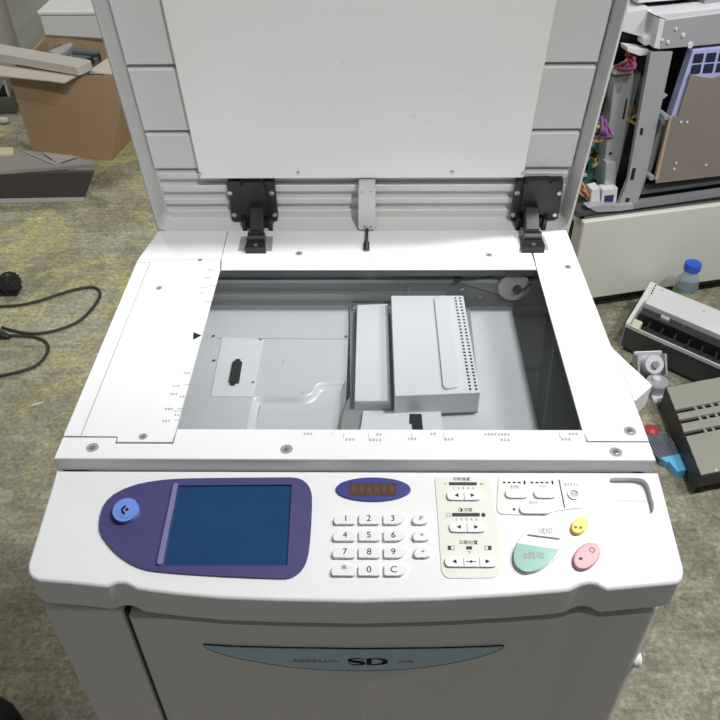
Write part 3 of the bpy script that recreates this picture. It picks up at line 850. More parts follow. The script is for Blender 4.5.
obj('button_mark', bm, INK, pb)
# counter
c = PF.px(373.3, 490); e = PF.px(411, 490); tp = PF.px(373.3, 478.3); bt = PF.px(373.3, 501.7)
cd = obj('counter_display', prism(B(), ell(c[0], (tp[1] + bt[1]) / 2, e[0] - c[0], (tp[1] - bt[1]) / 2, n=56), -.001, .002, PF, .0009), BLUE2, DUP)
lz = P([(349.5, 484), (396.5, 484), (396, 497), (349, 497)])
bm = prism(B(), lz, .0019, .0022, PF); lens_o = obj('counter_window', bm, LED, cd)
bm = B()
for k in range(6):
    text(bm, '8', lz[0][0] + (lz[1][0] - lz[0][0]) * (k + .6) / 6.2, (lz[0][1] + lz[2][1]) / 2, .0105, PF, .0022, .0001, .9)
obj('counter_digits', bm, LEDSEG, cd)
# keys
def key(x0, x1, y, label, left=False, right=False, tx=None, size=.0078):
    u0, _ = PF.px(x0, y, .003); u1, v = PF.px(x1, y, .003)
    hh = .0052
    rl = .005 if left else .0012; rr_ = .005 if right else .0012
    pts = rnd([(u0 - (.0012 if left else 0), v - hh), (u1, v - hh), (u1, v + hh), (u0, v + hh)], [.0025 if left else .001, rr_, rr_, rl], 5)
    if right and label in '369C':
        pts = rnd([(u0, v - hh), (u1 - .005, v - hh), (u1 + .001, v + .002), (u1 - .002, v + hh), (u0, v + hh)], [.001, .003, .003, .003, .001], 4)
    k = obj('key', prism(B(), pts, -.0005, .0032, PF, .0012, 3), KEYW, DUP)
    uu, vv = PF.px(tx if tx else (x0 + x1) / 2, y - .6, .0032)
    obj('key_legend', text(B(), label, uu, vv, size, PF, .0032, .0001, 1.1), INK, k)
for y, cols in ((519, [(335, 355, '1', 345.8), (359, 379.5, '2', 368.8), (383.5, 405.5, '3', 392.8)]),
                (535.6, [(334, 355, '4', 345), (359, 379.8, '5', 368.8), (383.7, 406, '6', 393.3)]),
                (552.4, [(333.5, 355, '7', 344.7), (358.7, 380, '8', 369.2), (384, 406.7, '9', 393.3)]),
                (570.2, [(332.5, 355, '*', 344), (358.5, 380.2, '0', 369), (384.3, 407.5, 'C', 393.8)])):
    for i, (a, b, s, tx) in enumerate(cols): key(a, b, y, s, i == 0, i == 2, tx, .0125 if s == '*' else .0088)
for y, a, b, s in ((519, 413.5, 428.5, 'P'), (535.5, 413.8, 430, '×'), (552.2, 415, 431, '+')): key(a, b, y, s, True, True, None, .0062)
# adjustment inlay
ip = rnd(P([(434.8, 477.3), (490.3, 477.5), (496, 515), (501.8, 566), (497, 578), (446, 578.5), (441.5, 572), (438, 520)]), [.003, .005, .02, .008, .008, .008, .008, .02], 5)
inlay = obj('adjustment_panel', prism(B(), ip, -.001, .0007, PF, .0004), CREAM, DUP)
def rocker(x0, x1, y, splits, name, arrows, mid=None):
    u0, v = PF.px(x0, y, .002); u1, _ = PF.px(x1, y, .002); hh = .0048
    n = len(splits) + 1; us = [u0] + [PF.px(s, y, .002)[0] for s in splits] + [u1]
    for i in range(n):
        l, r = (i == 0), (i == n - 1)
        pts = rnd(rect(us[i] + (0 if l else .0003), v - hh, us[i + 1] - (0 if r else .0003), v + hh), [.0046 if l else .0004, .0046 if r else .0004, .0046 if r else .0004, .0046 if l else .0004], 6)
        bt_ = obj('rocker_button', prism(B(), pts, .0002, .0030, PF, .0010, 3), KEYW, inlay)
    bm = B()
    for x, dr in arrows:
        uu, vv = PF.px(x, y - .6, .003); prism(bm, [(uu + .0022 * dr, vv), (uu - .0018 * dr, vv + .0021), (uu - .0018 * dr, vv - .0021)], .0030, .0032, PF)
    if mid:
        uu, vv = PF.px(mid, y - .4, .003); prism(bm, ell(uu, vv, .0016, n=4), .0030, .0032, PF)
        prism(bm, rect(uu - .005, vv - .0003, uu + .005, vv + .0003), .0030, .0032, PF)
    return bm
bm1 = rocker(447, 481.5, 495.8, [464], 'r', [(456.7, -1), (472.5, 1)])
bm2 = rocker(449.5, 485.5, 527.5, [467], 'r', [(459, -1), (476, 1)])
bm3 = rocker(444.8, 497, 562, [463.7, 479.6], 'r', [(454.7, -1), (487.5, 1)], 471.2)
for b_ in (bm1, bm2, bm3): obj('arrow_marks', b_, INK, inlay)
def bar(x0, x1, y0, y1): return prism(B(), rnd(P([(x0, y0), (x1, y0), (x1, y1), (x0, y1)]), .0003), .0006, .0010, PF)
for q in ((449, 476.7, 482.6, 485.6), (452, 479.7, 513.4, 516.8), (466.2, 472, 546.6, 549.8)):
    b_ = bar(*q)
    obj('level_display', b_, INKG, inlay)
bm = B()
def ptext(s, x, y, size, b=None):
    u, v = PF.px(x, y); text(b if b is not None else bm, s, u, v, size, PF, .0007, .0001)
for k in range(5):
    ptext(str(k + 1), 453.4 + 4.9 * k, 488.6, .0034); ptext(str(k + 1), 456.4 + 5 * k, 519.8, .0034)
ptext('印刷速度', 461.5, 479.6, .0044); ptext('浓度', 468, 510.3, .0044); ptext('印刷位置', 468.5, 543, .0046)
ptext('◂', 444.6, 484, .006); ptext('▸▸', 482, 484.4, .006); ptext('下', 469.2, 553, .003)
for x, y, full in ((460.5, 510.3, 0), (448.3, 515.4, -1), (483.3, 515.3, 1)):
    u, v = PF.px(x, y); 
    if full >= 0: prism(bm, [p for p in ell(u, v, .0022, n=24) if full or p[0] >= u - 1e-6], .0007, .0009, PF)
    if full <= 0: ring(bm, ell(u, v, .0022, n=24), ell(u, v, .0018, n=24), .0007, .0009, PF)
for x, s in ((451, -1), (488, 1)):
    u, v = PF.px(x, 548.2); ring(bm, rect(u - .0032, v - .0022, u + .0032, v + .0022), rect(u - .0028, v - .0018, u + .0028, v + .0018), .0007, .0009, PF)
    prism(bm, rect(u + (0 if s > 0 else -.003), v - .002, u + (.003 if s > 0 else 0), v + .002), .0007, .0009, PF)
obj('panel_legend', bm, INKG, inlay)
# mode inlay
mp = rnd(P([(498.5, 477), (578, 477.3), (584, 483), (588, 505), (583, 508.5), (564, 509.5), (537, 516), (496.5, 514)]), [.003, .008, .004, .004, .004, .012, .012, .006], 4)
mode = obj('mode_panel', prism(B(), mp, -.001, .0009, PF, .0005), mat('pale inlay', (.78, .78, .74), .45, var=.01), DUP)
bm = prism(B(), P([(558.3, 480), (559.3, 480), (565, 508.5), (564, 508.5)]), .0008, .0011, PF)
for x0, n in ((504, 4), (531.8, 4)):
    for k in range(n):
        u, v = PF.px(x0 + 5 * k, 483); prism(bm, rect(u - .0014, v - .0008, u + .0014, v + .0008), .0008, .0011, PF)
    u, v = PF.px(x0 + 20.5, 483); prism(bm, ell(u, v, .001, .0024, n=14), .0008, .0011, PF)
u, v = PF.px(514, 509.7); prism(bm, ell(u, v, .0013, n=14), .0008, .0011, PF)
obj('mode_indicators', bm, INK, mode)
bm = B()
ptext('制版', 514.5, 487.7, .0046); ptext('印刷', 542.6, 487.7, .0046); ptext('自动', 532.8, 503.2, .0046)
obj('panel_legend', bm, INKG, mode)
bm = B(); u, v = PF.px(571, 485); strokes(bm, u, v, 5, .003, PF, .0009); obj('jack_legend', bm, INKP, mode)
for x0, x1, y in ((505.3, 528, 494), (533.8, 556, 494), (519.5, 550.5, 509.5)):
    u0, v = PF.px(x0, y, .002); u1, _ = PF.px(x1, y, .002)
    obj('mode_button', prism(B(), rrect(u0, v - .0046, u1, v + .0046, .0044, 6), .0004, .0032, PF, .0011, 3), KEYW, mode)
u, v = PF.px(573.5, 494.7)
obj('lock_rim', ring(B(), ell(u, v, .0060, n=28), ell(u, v, .0046, n=28), .0005, .0024, PF), SCREWM, mode)
bm = prism(B(), ell(u, v, .0047, n=24), .0005, .0014, PF); obj('lock_core', bm, MIDSTEEL, mode)
# start cluster
cl = spline(P([(513, 556), (515.5, 546), (521, 537), (529, 529), (540, 523.8), (550, 523.2), (558.5, 526), (564, 532), (565.5, 541), (563, 550), (557, 558), (548, 565.5), (538, 571.8), (527, 574), (518, 571.5), (514, 565)]), 4)
obj('start_surround', loft(B(), cl, round_steps(-.001, .0020, .0008), PF), WHITE, DUP)
gp = rnd(P([(517.6, 543.2), (558.7, 549.2), (555.5, 556), (547, 564.2), (537, 570.4), (527, 572.2), (520, 570), (515.2, 564.4), (513.4, 557), (514.6, 549.5)], .004), [.001, .001, .004, .006, .006, .006, .006, .006, .004, .003], 3)
st = obj('start_button', prism(B(), gp, .0008, .0042, PF, .0013, 3), GREEN, DUP)
bm = B()
def ktext(s, x, y, size, d):
    u, v = PF.px(x, y, d); text(bm, s, u, v, size, PF, d, .0001)
ktext('启动', 536, 555.6, .0082, .0042)
u, v = PF.px(525.3, 556, .0042); ring(bm, ell(u, v, .0034, n=4), ell(u, v, .0026, n=4), .0042, .0044, PF); prism(bm, rect(u - .0004, v - .0018, u + .0004, v + .0018), .0042, .0044, PF)
obj('button_legend', bm, INKP, st)
pr_ = rnd(P([(527.8, 534.2), (560.3, 538.4), (561, 533.5), (557, 528.2), (549.4, 525), (541, 525.3), (532.8, 529.3)], .004), [.0008, .0008, .003, .004, .005, .005, .004], 3)
pf_ = obj('proof_button', prism(B(), pr_, .0008, .0042, PF, .0012, 3), KEYW, DUP)
bm = B(); ktext('试印', 545.5, 531.6, .0072, .0042); obj('button_legend', bm, INKP, pf_)
def oval(name, x, y, a, b, m, marks_):
    u, v = PF.px(x, y, .003)
    k = obj(name, loft(B(), PF.pxs(ell(x, y, a, b, math.radians(-45), 44), .003), round_steps(-.0005, .0040, .0014), PF), m, DUP)
    bm = B()
    for dx, dy, s in marks_:
        uu, vv = PF.px(x + dx, y + dy, .004)
        if s == 'o': ring(bm, ell(uu, vv, .0026, n=20), ell(uu, vv, .0020, n=20), .004, .0042, PF)
        else: prism(bm, ell(uu, vv, .0018, .0014, n=16), .004, .0042, PF)
    obj('button_legend', bm, INKG if s == 'o' else mat('brown ink', (.22, .14, .02), .5), k)
oval('reset_button', 579.6, 525.6, 9.3, 7.3, YELLOW, [(-4, 1.6, '.'), (1, 2.0, '.')])
oval('stop_button', 586.7, 556, 15.5, 11.3, PINK, [(-6, 2.6, '.'), (5.4, -6, 'o')])

# ================================================================== left of the machine
# carton
def carton():
    zt = .40
    lo = [Vector(p) for p in ((-1.642, 2.883, .001), (-1.2345, 2.784, .001), (-1.17, 3.20, .001), (-1.60, 3.28, .001))]
    hi = [Vector(p) for p in ((-1.620, 2.826, zt), (-1.085, 2.770, zt), (-1.115, 3.245, zt), (-1.612, 3.308, zt))]
    root = thing('cardboard_box', 'open brown cardboard box standing on the floor, full of machine parts', 'box', (-1.4, 3.03, 0))
    cl = sum(lo, Vector()) / 4; chh = sum(hi, Vector()) / 4; th = .008
    li = [p + (cl - p).normalized() * th * 1.4 for p in lo]; hn = [p + (chh - p).normalized() * th * 1.4 for p in hi]
    bm = B(); bi = B()
    for k in range(4):
        j = (k + 1) % 4
        hexa(bm, [lo[k], lo[j], li[j], li[k]], [hi[k], hi[j], hn[j], hn[k]])
        e = .003
        a0, a1, b0, b1 = li[k], li[j], hn[k], hn[j]
        q = [p + ((cl if p.z < .1 else chh) - p).normalized() * e for p in (a0, a1, b0, b1)]
        hexa(bi, [a0, a1, q[1], q[0]], [b0 - Vector((0, 0, .002)), b1 - Vector((0, 0, .002)), q[3] - Vector((0, 0, .002)), q[2] - Vector((0, 0, .002))])
    hexa(bm, lo, [p + Vector((0, 0, .006)) for p in lo])
    obj('box_shell', bm, CARD, root); obj('box_lining', bi, CARDI, root)
    ex = (hi[1] - hi[0]); wdt = ex.length; ex.normalize(); ey = Vector((-ex.y, ex.x, 0))
    fr = Frame((hi[0].x, hi[0].y, 0), ex, ey, (0, 0, 1)); dep = .47
    def quad(pts, m, name):
        q = B(); f = q.faces.new([q.verts.new(p) for p in pts])
        r = bmesh.ops.extrude_face_region(q, geom=[f])
        for w_ in [e for e in r['geom'] if isinstance(e, bmesh.types.BMVert)]: w_.co.z -= .005
        obj(name, q, m, root)
    Z = lambda x, y, z: onz(x, y, z)
    quad([Z(-30, 63, .395), Z(0, 65, .40), Z(88, 69, .403), Z(64, 82.5, .418), Z(50, 80.5, .418), Z(-30, 72.5, .418)], FLAPM, 'box_flap')
    quad([Z(87, 72, .404), Z(112, 74, .404), Z(112, 55, .425), Z(106, 59, .42)], FLAPM, 'box_flap')
    quad([Z(45, 36.5, .402), Z(110, 40.5, .402), Z(110, 38.5, .414), Z(45, 34.5, .414)], CARDI, 'box_flap')
    bm = B()
    for q_ in (.03, .055): box(bm, (q_, .43, .2), (q_ + .008, .465, zt - .015), fr)
    obj('box_divider', bm, CARDI, root)
    return fr, wdt, dep, zt
bf, bw, bd, bz_ = carton()
# grey machine part inside the carton
root = thing('machine_part', 'grey metal and black plastic machine part lying inside the cardboard box', 'machine part', bf.at(.27, .27, .008))
hp = hframe(.385)
bm = prism(B(), [hp.px(*p) for p in [(64, 46), (99, 49.5), (98, 58.5), (69, 60)]], -.377, 0, hp, .006); obj('part_casing', bm, mat('dark grey plastic', (.13, .135, .14), .5), root)
bm = prism(B(), [hp.px(*p, .012) for p in [(72, 50), (97, 52), (97, 54), (72, 52)]], 0, .012, hp, .003); obj('part_cover', bm, DKSTEEL, root)
bm = prism(B(), [hp.px(*p, .012) for p in [(48, 51), (70, 42), (73, 44), (66, 51), (58, 55)]], -.02, .012, hp, .002); obj('bracket', bm, mat('light grey sheet', (.40, .395, .38), .5), root)
bm = B()
for x, y in ((90, 58.5), (94, 56.5), (97, 54.5)): u_, v_ = hp.px(x, y, .002); prism(bm, ell(u_, v_, .016, .010, n=14), -.02, .004, hp)
obj('part_sockets', bm, BLACK, root)
# long pale cover resting across the carton
a = onz(-60, 42, .43); b = onz(88, 68, .43)
ex = (b - a); ex.z = 0; L = ex.length; ex.normalize(); ey = Vector((-ex.y, ex.x, 0))
cf = Frame((a.x, a.y, .4165), ex, ey, (0, 0, 1))
bm = prism(B(), rnd([(0, -.06), (L, -.06), (L + .004, .035), (0, .045)], [.004, .022, .022, .004]), 0, .035, cf, .006, 3)
o = obj('long_cover', bm, mat('ivory plastic', (.53, .50, .44), .5, var=.03), None)
tag(o, 'long ivory plastic cover with a rounded end resting across the open cardboard box', 'cover')
a_ = Vector((-1.9, 2.375, 0)); b_ = Vector((-1.236, 2.395, 0))
ex = (b_ - a_).normalized(); ey = Vector((-ex.y, ex.x, 0)); L = (b_ - a_).length
# dark drawer front on its edge
tilt = .0
df = Frame(a_, ex, ey, (0, 0, 1))
root = thing('drawer_front', 'dark grey drawer front with light grey trims lying before the cardboard box', 'drawer front', df.at(L / 2, .1))
HD = .150
bm = prism(B(), [(0, 0.0), (.262, 0.02), (.262, HD), (0.0, HD)][::1], 0, L, Frame(a_, ey, (0, 0, 1), ex))
bm = B()
LF2 = Frame(a_, ex, (0, 0, 1), -ey)
prism(bm, [(0, .02), (L - .012, .02), (L + .055, HD - .012), (0, HD - .012)], -.02, 0, LF2); obj('panel_face', bm, DARKP, root)
bm = prism(B(), [(0, .001), (L - .018, .001), (L - .010, .022), (0, .022)], -.03, .004, LF2, .002); obj('lower_trim', bm, TRIMG, root)
hz_ = hframe(HD - .012)
tp_ = [hz_.px(*p, .016) for p in [(-60, 175), (0, 171), (97, 163.5), (81, 157.5), (40, 152), (0, 147), (-60, 141)]]
obj('upper_trim', prism(B(), tp_, 0, .016, hz_, .002), mat('grey brown sheet', (.27, .25, .225), .6, var=.1), root)
obj('drawer_body', prism(B(), [(0, .021), (L - .06, .021), (L - .115, .12), (0, .20)], .002, HD - .0125, Frame(a_, ex, ey, (0, 0, 1))), DARKP, root)
# flat scraps on top of it
zt = HD + .0045
bm = prism(B(), [hframe(zt).px(*p) for p in [(18, 150), (27, 152.5), (61, 164), (55, 166)]], .0, .004, hframe(zt))
o = obj('metal_strip', bm, GRAYP); tag(o, 'thin bent grey metal strip lying on the dark drawer front', 'metal strip')
bm = prism(B(), [hframe(zt).px(*p) for p in [(42, 153.5), (78, 158), (58, 164.5)]], .0045, .0075, hframe(zt))
o = obj('plastic_sheet', bm, mat('pinkish grey sheet', (.36, .31, .29), .6)); tag(o, 'pinkish grey triangular sheet lying against the cardboard box', 'sheet')
bm = prism(B(), [hframe(zt).px(*p) for p in [(-12, 149), (14, 150), (14.5, 156), (-12, 157)]], .0, .012, hframe(zt), .002)
o = obj('ivory_bar', bm, mat('ivory bar', (.60, .55, .36), .5)); tag(o, 'short ivory plastic bar at the left end of the dark drawer front', 'plastic bar')

# clutter left of the carton
root = thing('steel_bracket', 'small triangular steel bracket with a dark hole left of the cardboard box', 'bracket', onz(5, 112, 0))
g0 = onz(5, 112, 0)
TF = Frame((g0.x, g0.y, 0), (1, 0, 0), (0, 0, 1), (0, -1, 0))
tri = [TF.px(*p) for p in [(-4, 97), (9, 97), (4, 82)]]
c_ = (sum(p[0] for p in tri) / 3, sum(p[1] for p in tri) / 3)
big = [((p[0] - c_[0]) * 1.25 + c_[0], (p[1] - c_[1]) * 1.25 + c_[1]) for p in tri]
obj('bracket_frame', ring(B(), big, tri, -.01, .01, TF), STEELB, root)
obj('bracket_back', prism(B(), tri, -.012, -.008, TF), BLACK, root)
obj('bracket_leg', box(B(), (big[0][0], 0, -.012), (big[1][0] + .01, min(p[1] for p in big) + .005, .012), TF, .002), mat('pale green paint', (.28, .33, .26), .6), root)
bm = B(); p0 = onz(2, 121, 0)
lathe(bm, [(.012, 0), (.016, .01), (.016, .035), (.012, .045), (.006, .05)], Matrix.Translation(p0 + Vector((0, -.03, .017))) @ Matrix.Rotation(math.pi / 2, 4, 'Y'))
o = obj('plug', bm, OFFW); tag(o, 'small white plastic plug on the floor left of the cardboard box', 'plug')
# white chest behind the carton
root = thing('white_chest', 'low white enamel cabinet standing behind the cardboard box', 'cabinet', (-1.25, 3.75, 0))
obj('chest_body', box(B(), (-1.70, 3.52, .001), (-.70, 4.2, .44), bev=.01), OFFW, root)
obj('chest_top', box(B(), (-1.705, 3.51, .44), (-.695, 4.21, .462), bev=.008), mat('lit white enamel', (.80, .80, .80), .35), root)  # top made whiter than the body to look lit from above
bm = lathe(B(), [(.24, .001), (.25, .02), (.25, .62), (.235, .66), (.19, .70), (.0, .71)], Matrix.Translation((-2.16, 3.60, 0)), 32)
o = obj('wrapped_drum', bm, BEIGE); tag(o, 'beige wrapped drum with a rounded top standing left of the white cabinet', 'drum')

o = obj('leaning_panel', box(B(), (-2.2, 4.25, .001), (-1.72, 4.30, .75), bev=.004), mat('pale green grey', (.50, .52, .45), .6, var=.04), None)
tag(o, 'pale green grey panel standing behind the beige drum and white cabinet', 'panel')
# power tool and its cord
FL = hframe(0)
p0 = onz(12, 284, .036)
root = thing('grinder', 'black power tool with a round ribbed end lying on the floor at left', 'power tool', (p0.x - .05, p0.y, 0))
ax = Vector((-1, .25, 0)).normalized()
M = Matrix.Translation(Vector((p0.x, p0.y, .040))) @ (Vector((1, -.75, .35))).to_track_quat('Z', 'Y').to_matrix().to_4x4() @ Matrix.Scale(1.25, 4)
obj('tool_head', lathe(B(), [(0.001, .014), (.012, .014), (.013, .010), (.020, .010), (.027, .004), (.031, -.006), (.031, -.022), (.027, -.03), (.0, -.032)], M, 32), BLACK, root)
bm = B()
for k in range(18):
    a = 2 * math.pi * k / 18; t = B(); box(t, (.0285, -.0016, -.02), (.0325, .0016, .0)); bmesh.ops.transform(t, matrix=M @ Matrix.Rotation(a, 4, 'Z'), verts=t.verts); merge(bm, t)
obj('grip_ribs', bm, CABLE, root)
bm = B(); tube(bm, [Vector((p0.x - .02, p0.y + .01, .03)), Vector((p0.x - .10, p0.y + .03, .032)), Vector((p0.x - .22, p0.y + .05, .033))], [.024, .028, .028], 18); obj('tool_body', bm, BLACK, root)
obj('tool_foot', box(B(), (p0.x - .09, p0.y - .03, .0), (p0.x + .02, p0.y + .03, .012), bev=.005), BLACK, root)
def cordpts(pts, z=.006): return spline([tuple(onz(x, y, z)) for x, y in pts], 8, False)
bm = B()
tube(bm, cordpts([(-30, 309), (0, 306.5), (20, 305), (40, 300.5), (58, 294.5), (75, 289.5), (92, 287.2), (99, 290.5), (99, 298), (90, 311), (78, 321.5), (62, 328.5), (45, 332.6), (30, 333.6), (15, 331), (2, 327.5)]), .0052, 10)
tube(bm, cordpts([(4, 335.5), (20, 335.8), (34, 337), (45, 341.5), (48, 349), (44, 358), (35, 366), (20, 371.5), (0, 376), (-25, 382)]), .0052, 10)
cordt = thing('power_cord', 'thin black power cord with its plug looped on the floor at left', 'cord', onz(20, 335, 0))
obj('cable', bm, CABLE, cordt)
p1 = onz(0, 335, .012)
bm = B(); tube(bm, [p1 + Vector((-.06, .01, .006)), p1 + Vector((-.01, 0, .006)), p1 + Vector((.02, -.005, 0)), p1 + Vector((.035, -.007, -.003))], [.02, .018, .012, .007], 16)
tube(bm, [p1 + Vector((-.02, -.02, .0)), p1 + Vector((.005, -.06, -.004)), p1 + Vector((-.03, -.11, -.005))], .006, 10)
obj('cord_plug', bm, BLACK, cordt)
u = onz(38, 404, 0)
o = obj('paper_scrap', prism(B(), [(u.x - .02, u.y - .012), (u.x + .012, u.y + .004), (u.x + .016, u.y + .012), (u.x - .015, u.y - .003)], .0005, .002), OFFW); tag(o, 'tiny white paper scrap on the floor left of the duplicator', 'paper scrap')
pb_ = onz(-13, 729, .05)
o = obj('dark_object', prism(B(), ell(pb_.x - .03, pb_.y - .02, .10, .085, .4, 24), .001, .09, FLAT, .04, 4), mat('plain black', (.008, .009, .008), .8)); tag(o, 'black rounded object on the floor in the lower left corner', 'unknown')  # plain black shape added for an unidentified object

# ================================================================== right of the machine
A = Vector((.769, 1.607, 0)); ang = math.radians(13.3)
EX = Vector((math.cos(ang), math.sin(ang), 0)); EY = Vector((-EX.y, EX.x, 0))
CF = Frame(A, EX, (0, 0, 1), -EY)                 # the cabinet's front, out of the wall of steel
def C(pts, d=0): return CF.pxs(pts, d)
ZT = .368
cabinet = thing('cream_cabinet', 'low cream enamel cabinet under the stripped copier chassis at right', 'cabinet', A + EX * .4 + EY * .25)
ul = CF.px(584, 222)[0]
bm = box(B(), (ul, .055, -.022), (ul + 1.25, ZT, 0), CF, .006, 3); obj('front_panel', bm, CABM, cabinet)
bm = B(); box(bm, (ul, .055, -.5), (ul + .014, ZT, -.47), CF); box(bm, (ul, ZT - .03, -.5), (ul + .014, ZT, -.02), CF); box(bm, (ul, .055, -.5), (ul + .014, .10, -.02), CF); box(bm, (ul, .055, -.06), (ul + .014, ZT, -.02), CF)
obj('side_frame', bm, CABM, cabinet)
bm = box(B(), (ul + .03, .02, -.49), (ul + 1.2, ZT - .01, -.03), CF); obj('cabinet_core', bm, BLACK, cabinet)
bm = box(B(), (ul + .03, .001, -.47), (ul + 1.2, .03, -.05), CF); obj('cabinet_plinth', bm, BLACK, cabinet)
bm = box(B(), (ul + .002, ZT - .012, -.5), (ul + 1.25, ZT - .004, -.02), CF); obj('cabinet_top', bm, mat('dull brown top', (.13, .125, .115), .6), cabinet)
bm = B()
for k in range(3):
    a = CF.at(ul + .016, .16 + .05 * k, -.10); tube(bm, [a, CF.at(ul + .010, .18 + .05 * k, -.40)], .006, 8)
obj('side_rod', bm, MIDSTEEL, cabinet)

# stripped copier chassis
ch = thing('copier_chassis', 'stripped copier chassis of grey steel frames and circuit boards on the cream cabinet', 'copier chassis', CF.at(ul + .5, ZT, -.3))
def slab(name, px, d0, d1, m, parent=ch, bev=.0, r=0):
    pts = [(u, max(v, ZT + .001)) for u, v in C(px, d1)]
    if r: pts = rnd(pts, r)
    return obj(name, prism(B(), pts, d0, d1, CF, bev), m, parent)
def wslab(name, pts, d0, d1, m, parent=ch, bev=.0): return obj(name, prism(B(), pts, d0, d1, CF, bev), m, parent)
zb = ZT + .0005
# inner dark mass
u_l = C([(604, 120)], -.12)[0][0]
wslab('inner_block', rect(u_l + .03, zb + .02, u_l + 1.1, .95), -.50, -.14, BLACK)
# bottom rails
wslab('base_tray', rect(ul - .01, zb, ul + 1.2, zb + .018), -.46, -.035, DKSTEEL)
slab('base_lip', [(587, 207), (597, 212.5), (620, 211), (640, 208.5), (640, 203), (620, 205.5), (600, 205.5)], -.06, -.03, STEEL, bev=.002)
slab('base_rail', [(634, 203.5), (760, 185.5), (760, 191), (634, 209)], -.05, -.028, MIDSTEEL, bev=.002)
slab('lower_rail', [(640, 191), (760, 175), (760, 178.5), (640, 195)], -.10, -.06, GRAYP, bev=.002)
# front post
post = slab('front_post', [(650.5, 52), (673, 52), (645.5, 180), (635, 210), (617.5, 207), (628.5, 180)], -.055, -.040, STEEL, bev=.0015)
for px in ([(640.5, 128), (643.5, 128), (642.5, 135), (639.5, 135)], [(632.5, 168), (636, 168), (633.5, 180), (630, 180)], [(626, 198), (630, 198), (629, 202), (625, 202)]):
    bm = prism(B(), rnd(C(px, -.040), .002), -.0402, -.0395, CF); obj('post_slot', bm, BLACK, post)
# supply box
sb = slab('supply_box', [(615, 78), (641.5, 73), (634, 103), (617.5, 172), (613, 192), (601, 191), (606.5, 147)], -.16, -.105, STEEL, bev=.002)
bm = prism(B(), C([(626, 99), (627.5, 99), (624, 119), (622, 119)], -.105), -.1052, -.104, CF)
obj('box_slot', bm, BLACK, sb)
u_, v_ = CF.px(610.5, 153.5, -.105); obj('box_hole', prism(B(), ell(u_, v_, .005), -.1052, -.104, CF), BLACK, sb)
slab('capacitor_can', [(606, 162), (617, 163), (616, 194), (604, 194)], -.104, -.08, STEEL, sb, bev=.006)
# circuit board with components
pcb = slab('circuit_board', [(600, 72), (617, 76), (609, 147), (603, 192), (560, 192), (575, 140)], -.20, -.165, PCBM)
comp = [STEELB, BLACK, PCBM, OFFW, YELW, GRAYP]
for k in range(64):
    y = random.uniform(84, 190); x = random.uniform(628 - .262 * y - 6, 615 - .11 * (y - 78))
    u_, v_ = CF.px(x, y, -.165); v_ = max(v_, ZT + .013); s1, s2 = random.uniform(.003, .009), random.uniform(.003, .010)
    obj('board_component', box(B(), (u_ - s1, v_ - s2, -.166), (u_ + s1, v_ + s2, -.165 + random.uniform(.006, .022)), CF, .001), random.choice(comp), pcb)
u_, v_ = CF.px(598.5, 133, -.14); bm = B(); t = B()
bmesh.ops.create_circle(t, segments=4, radius=.001); t.free()
tube(bm, [CF.at(u_ + .030 * math.cos(a), v_ + .024 * math.sin(a), -.135) for a in [k * math.pi / 10 for k in range(21)]], .006, 10)
obj('ferrite_ring', bm, YELW, pcb)
def wires(name, a, b, n, m, dd=-.11):
    bm = B()
    for k in range(n):
        pa = CF.at(*CF.px(a[0] + random.uniform(-5, 5), a[1] + random.uniform(-4, 4), dd), dd)
        pb2 = CF.at(*CF.px(b[0] + random.uniform(-5, 5), b[1] + random.uniform(-3, 3), dd), dd)
        md = (pa + pb2) / 2 - EY * random.uniform(.02, .05) + Vector((random.uniform(-.02, .02), 0, random.uniform(-.01, .02)))
        for q in (pa, md, pb2): q.z = max(q.z, ZT + .012)
        tube(bm, spline([tuple(pa), tuple(md), tuple(pb2)], 8, False), .004, 7)
    obj(name, bm, m, ch)
wires('purple_wires', (633, 53), (619, 70), 9, PURPLE); wires('purple_wires', (602, 120), (597, 136), 6, PURPLE); wires('red_wires', (630, 53), (617, 68), 3, REDW, -.10)
wires('orange_wires', (578, 184), (592, 194), 4, mat('orange wire', (.5, .2, .1), .5)); wires('yellow_wires', (640, 112), (632, 118), 3, YELW)
slab('connector_block', [(612, 68), (634, 64), (633, 74), (614, 75)], -.13, -.10, OFFW, bev=.002)
slab('fan_housing', [(598, 98), (606, 98), (604, 112), (595, 112)], -.2, -.13, BLACK, bev=.004)
slab('inner_plate', [(641, 78), (652, 66), (640, 105), (634, 118)], -.138, -.132, GRAYP)
slab('copper_coil', [(634, 108), (641, 108), (640, 116), (633, 116)], -.14, -.11, mat('copper', (.45, .22, .08), .4), bev=.004)
slab('terminal_block', [(592, 190), (600, 188), (600, 204), (590, 204)], -.10, -.06, OFFW, bev=.003)
slab('terminal_block', [(603, 190), (618, 188), (616, 205), (601, 205)], -.09, -.055, STEELB, bev=.002)
slab('terminal_cap', [(605, 196), (614, 195), (613, 202), (604, 203)], -.056, -.053, mat('navy label', (.03, .03, .12), .5))
# upper left box and dark hub
ub = slab('top_box', [(626, 12), (650, 8), (662, 18), (660, 44), (640, 36), (622, 32)], -.16, -.08, STEELB, bev=.003)
bm = prism(B(), rnd(C([(655.5, 22), (660, 21), (659, 29), (654, 29)], -.079), .003), -.0805, -.078, CF); obj('box_hole', bm, BLACK, ub)
slab('dark_bracket', [(622, 32), (640, 37), (648, 40), (646, 48), (630, 50), (612, 72), (606, 70)], -.19, -.12, BLACK, bev=.004)
slab('bright_arm', [(627, 47), (650, 50), (655, 54), (640, 56), (628, 52)], -.10, -.06, STEELB, bev=.002)
for x, y in ((646, 41), (655, 48)):
    u_, v_ = CF.px(x, y, -.07); obj('knob', prism(B(), ell(u_, v_, .011, n=20), -.10, -.062, CF, .003), STEELB if x < 650 else BLACK, ch)
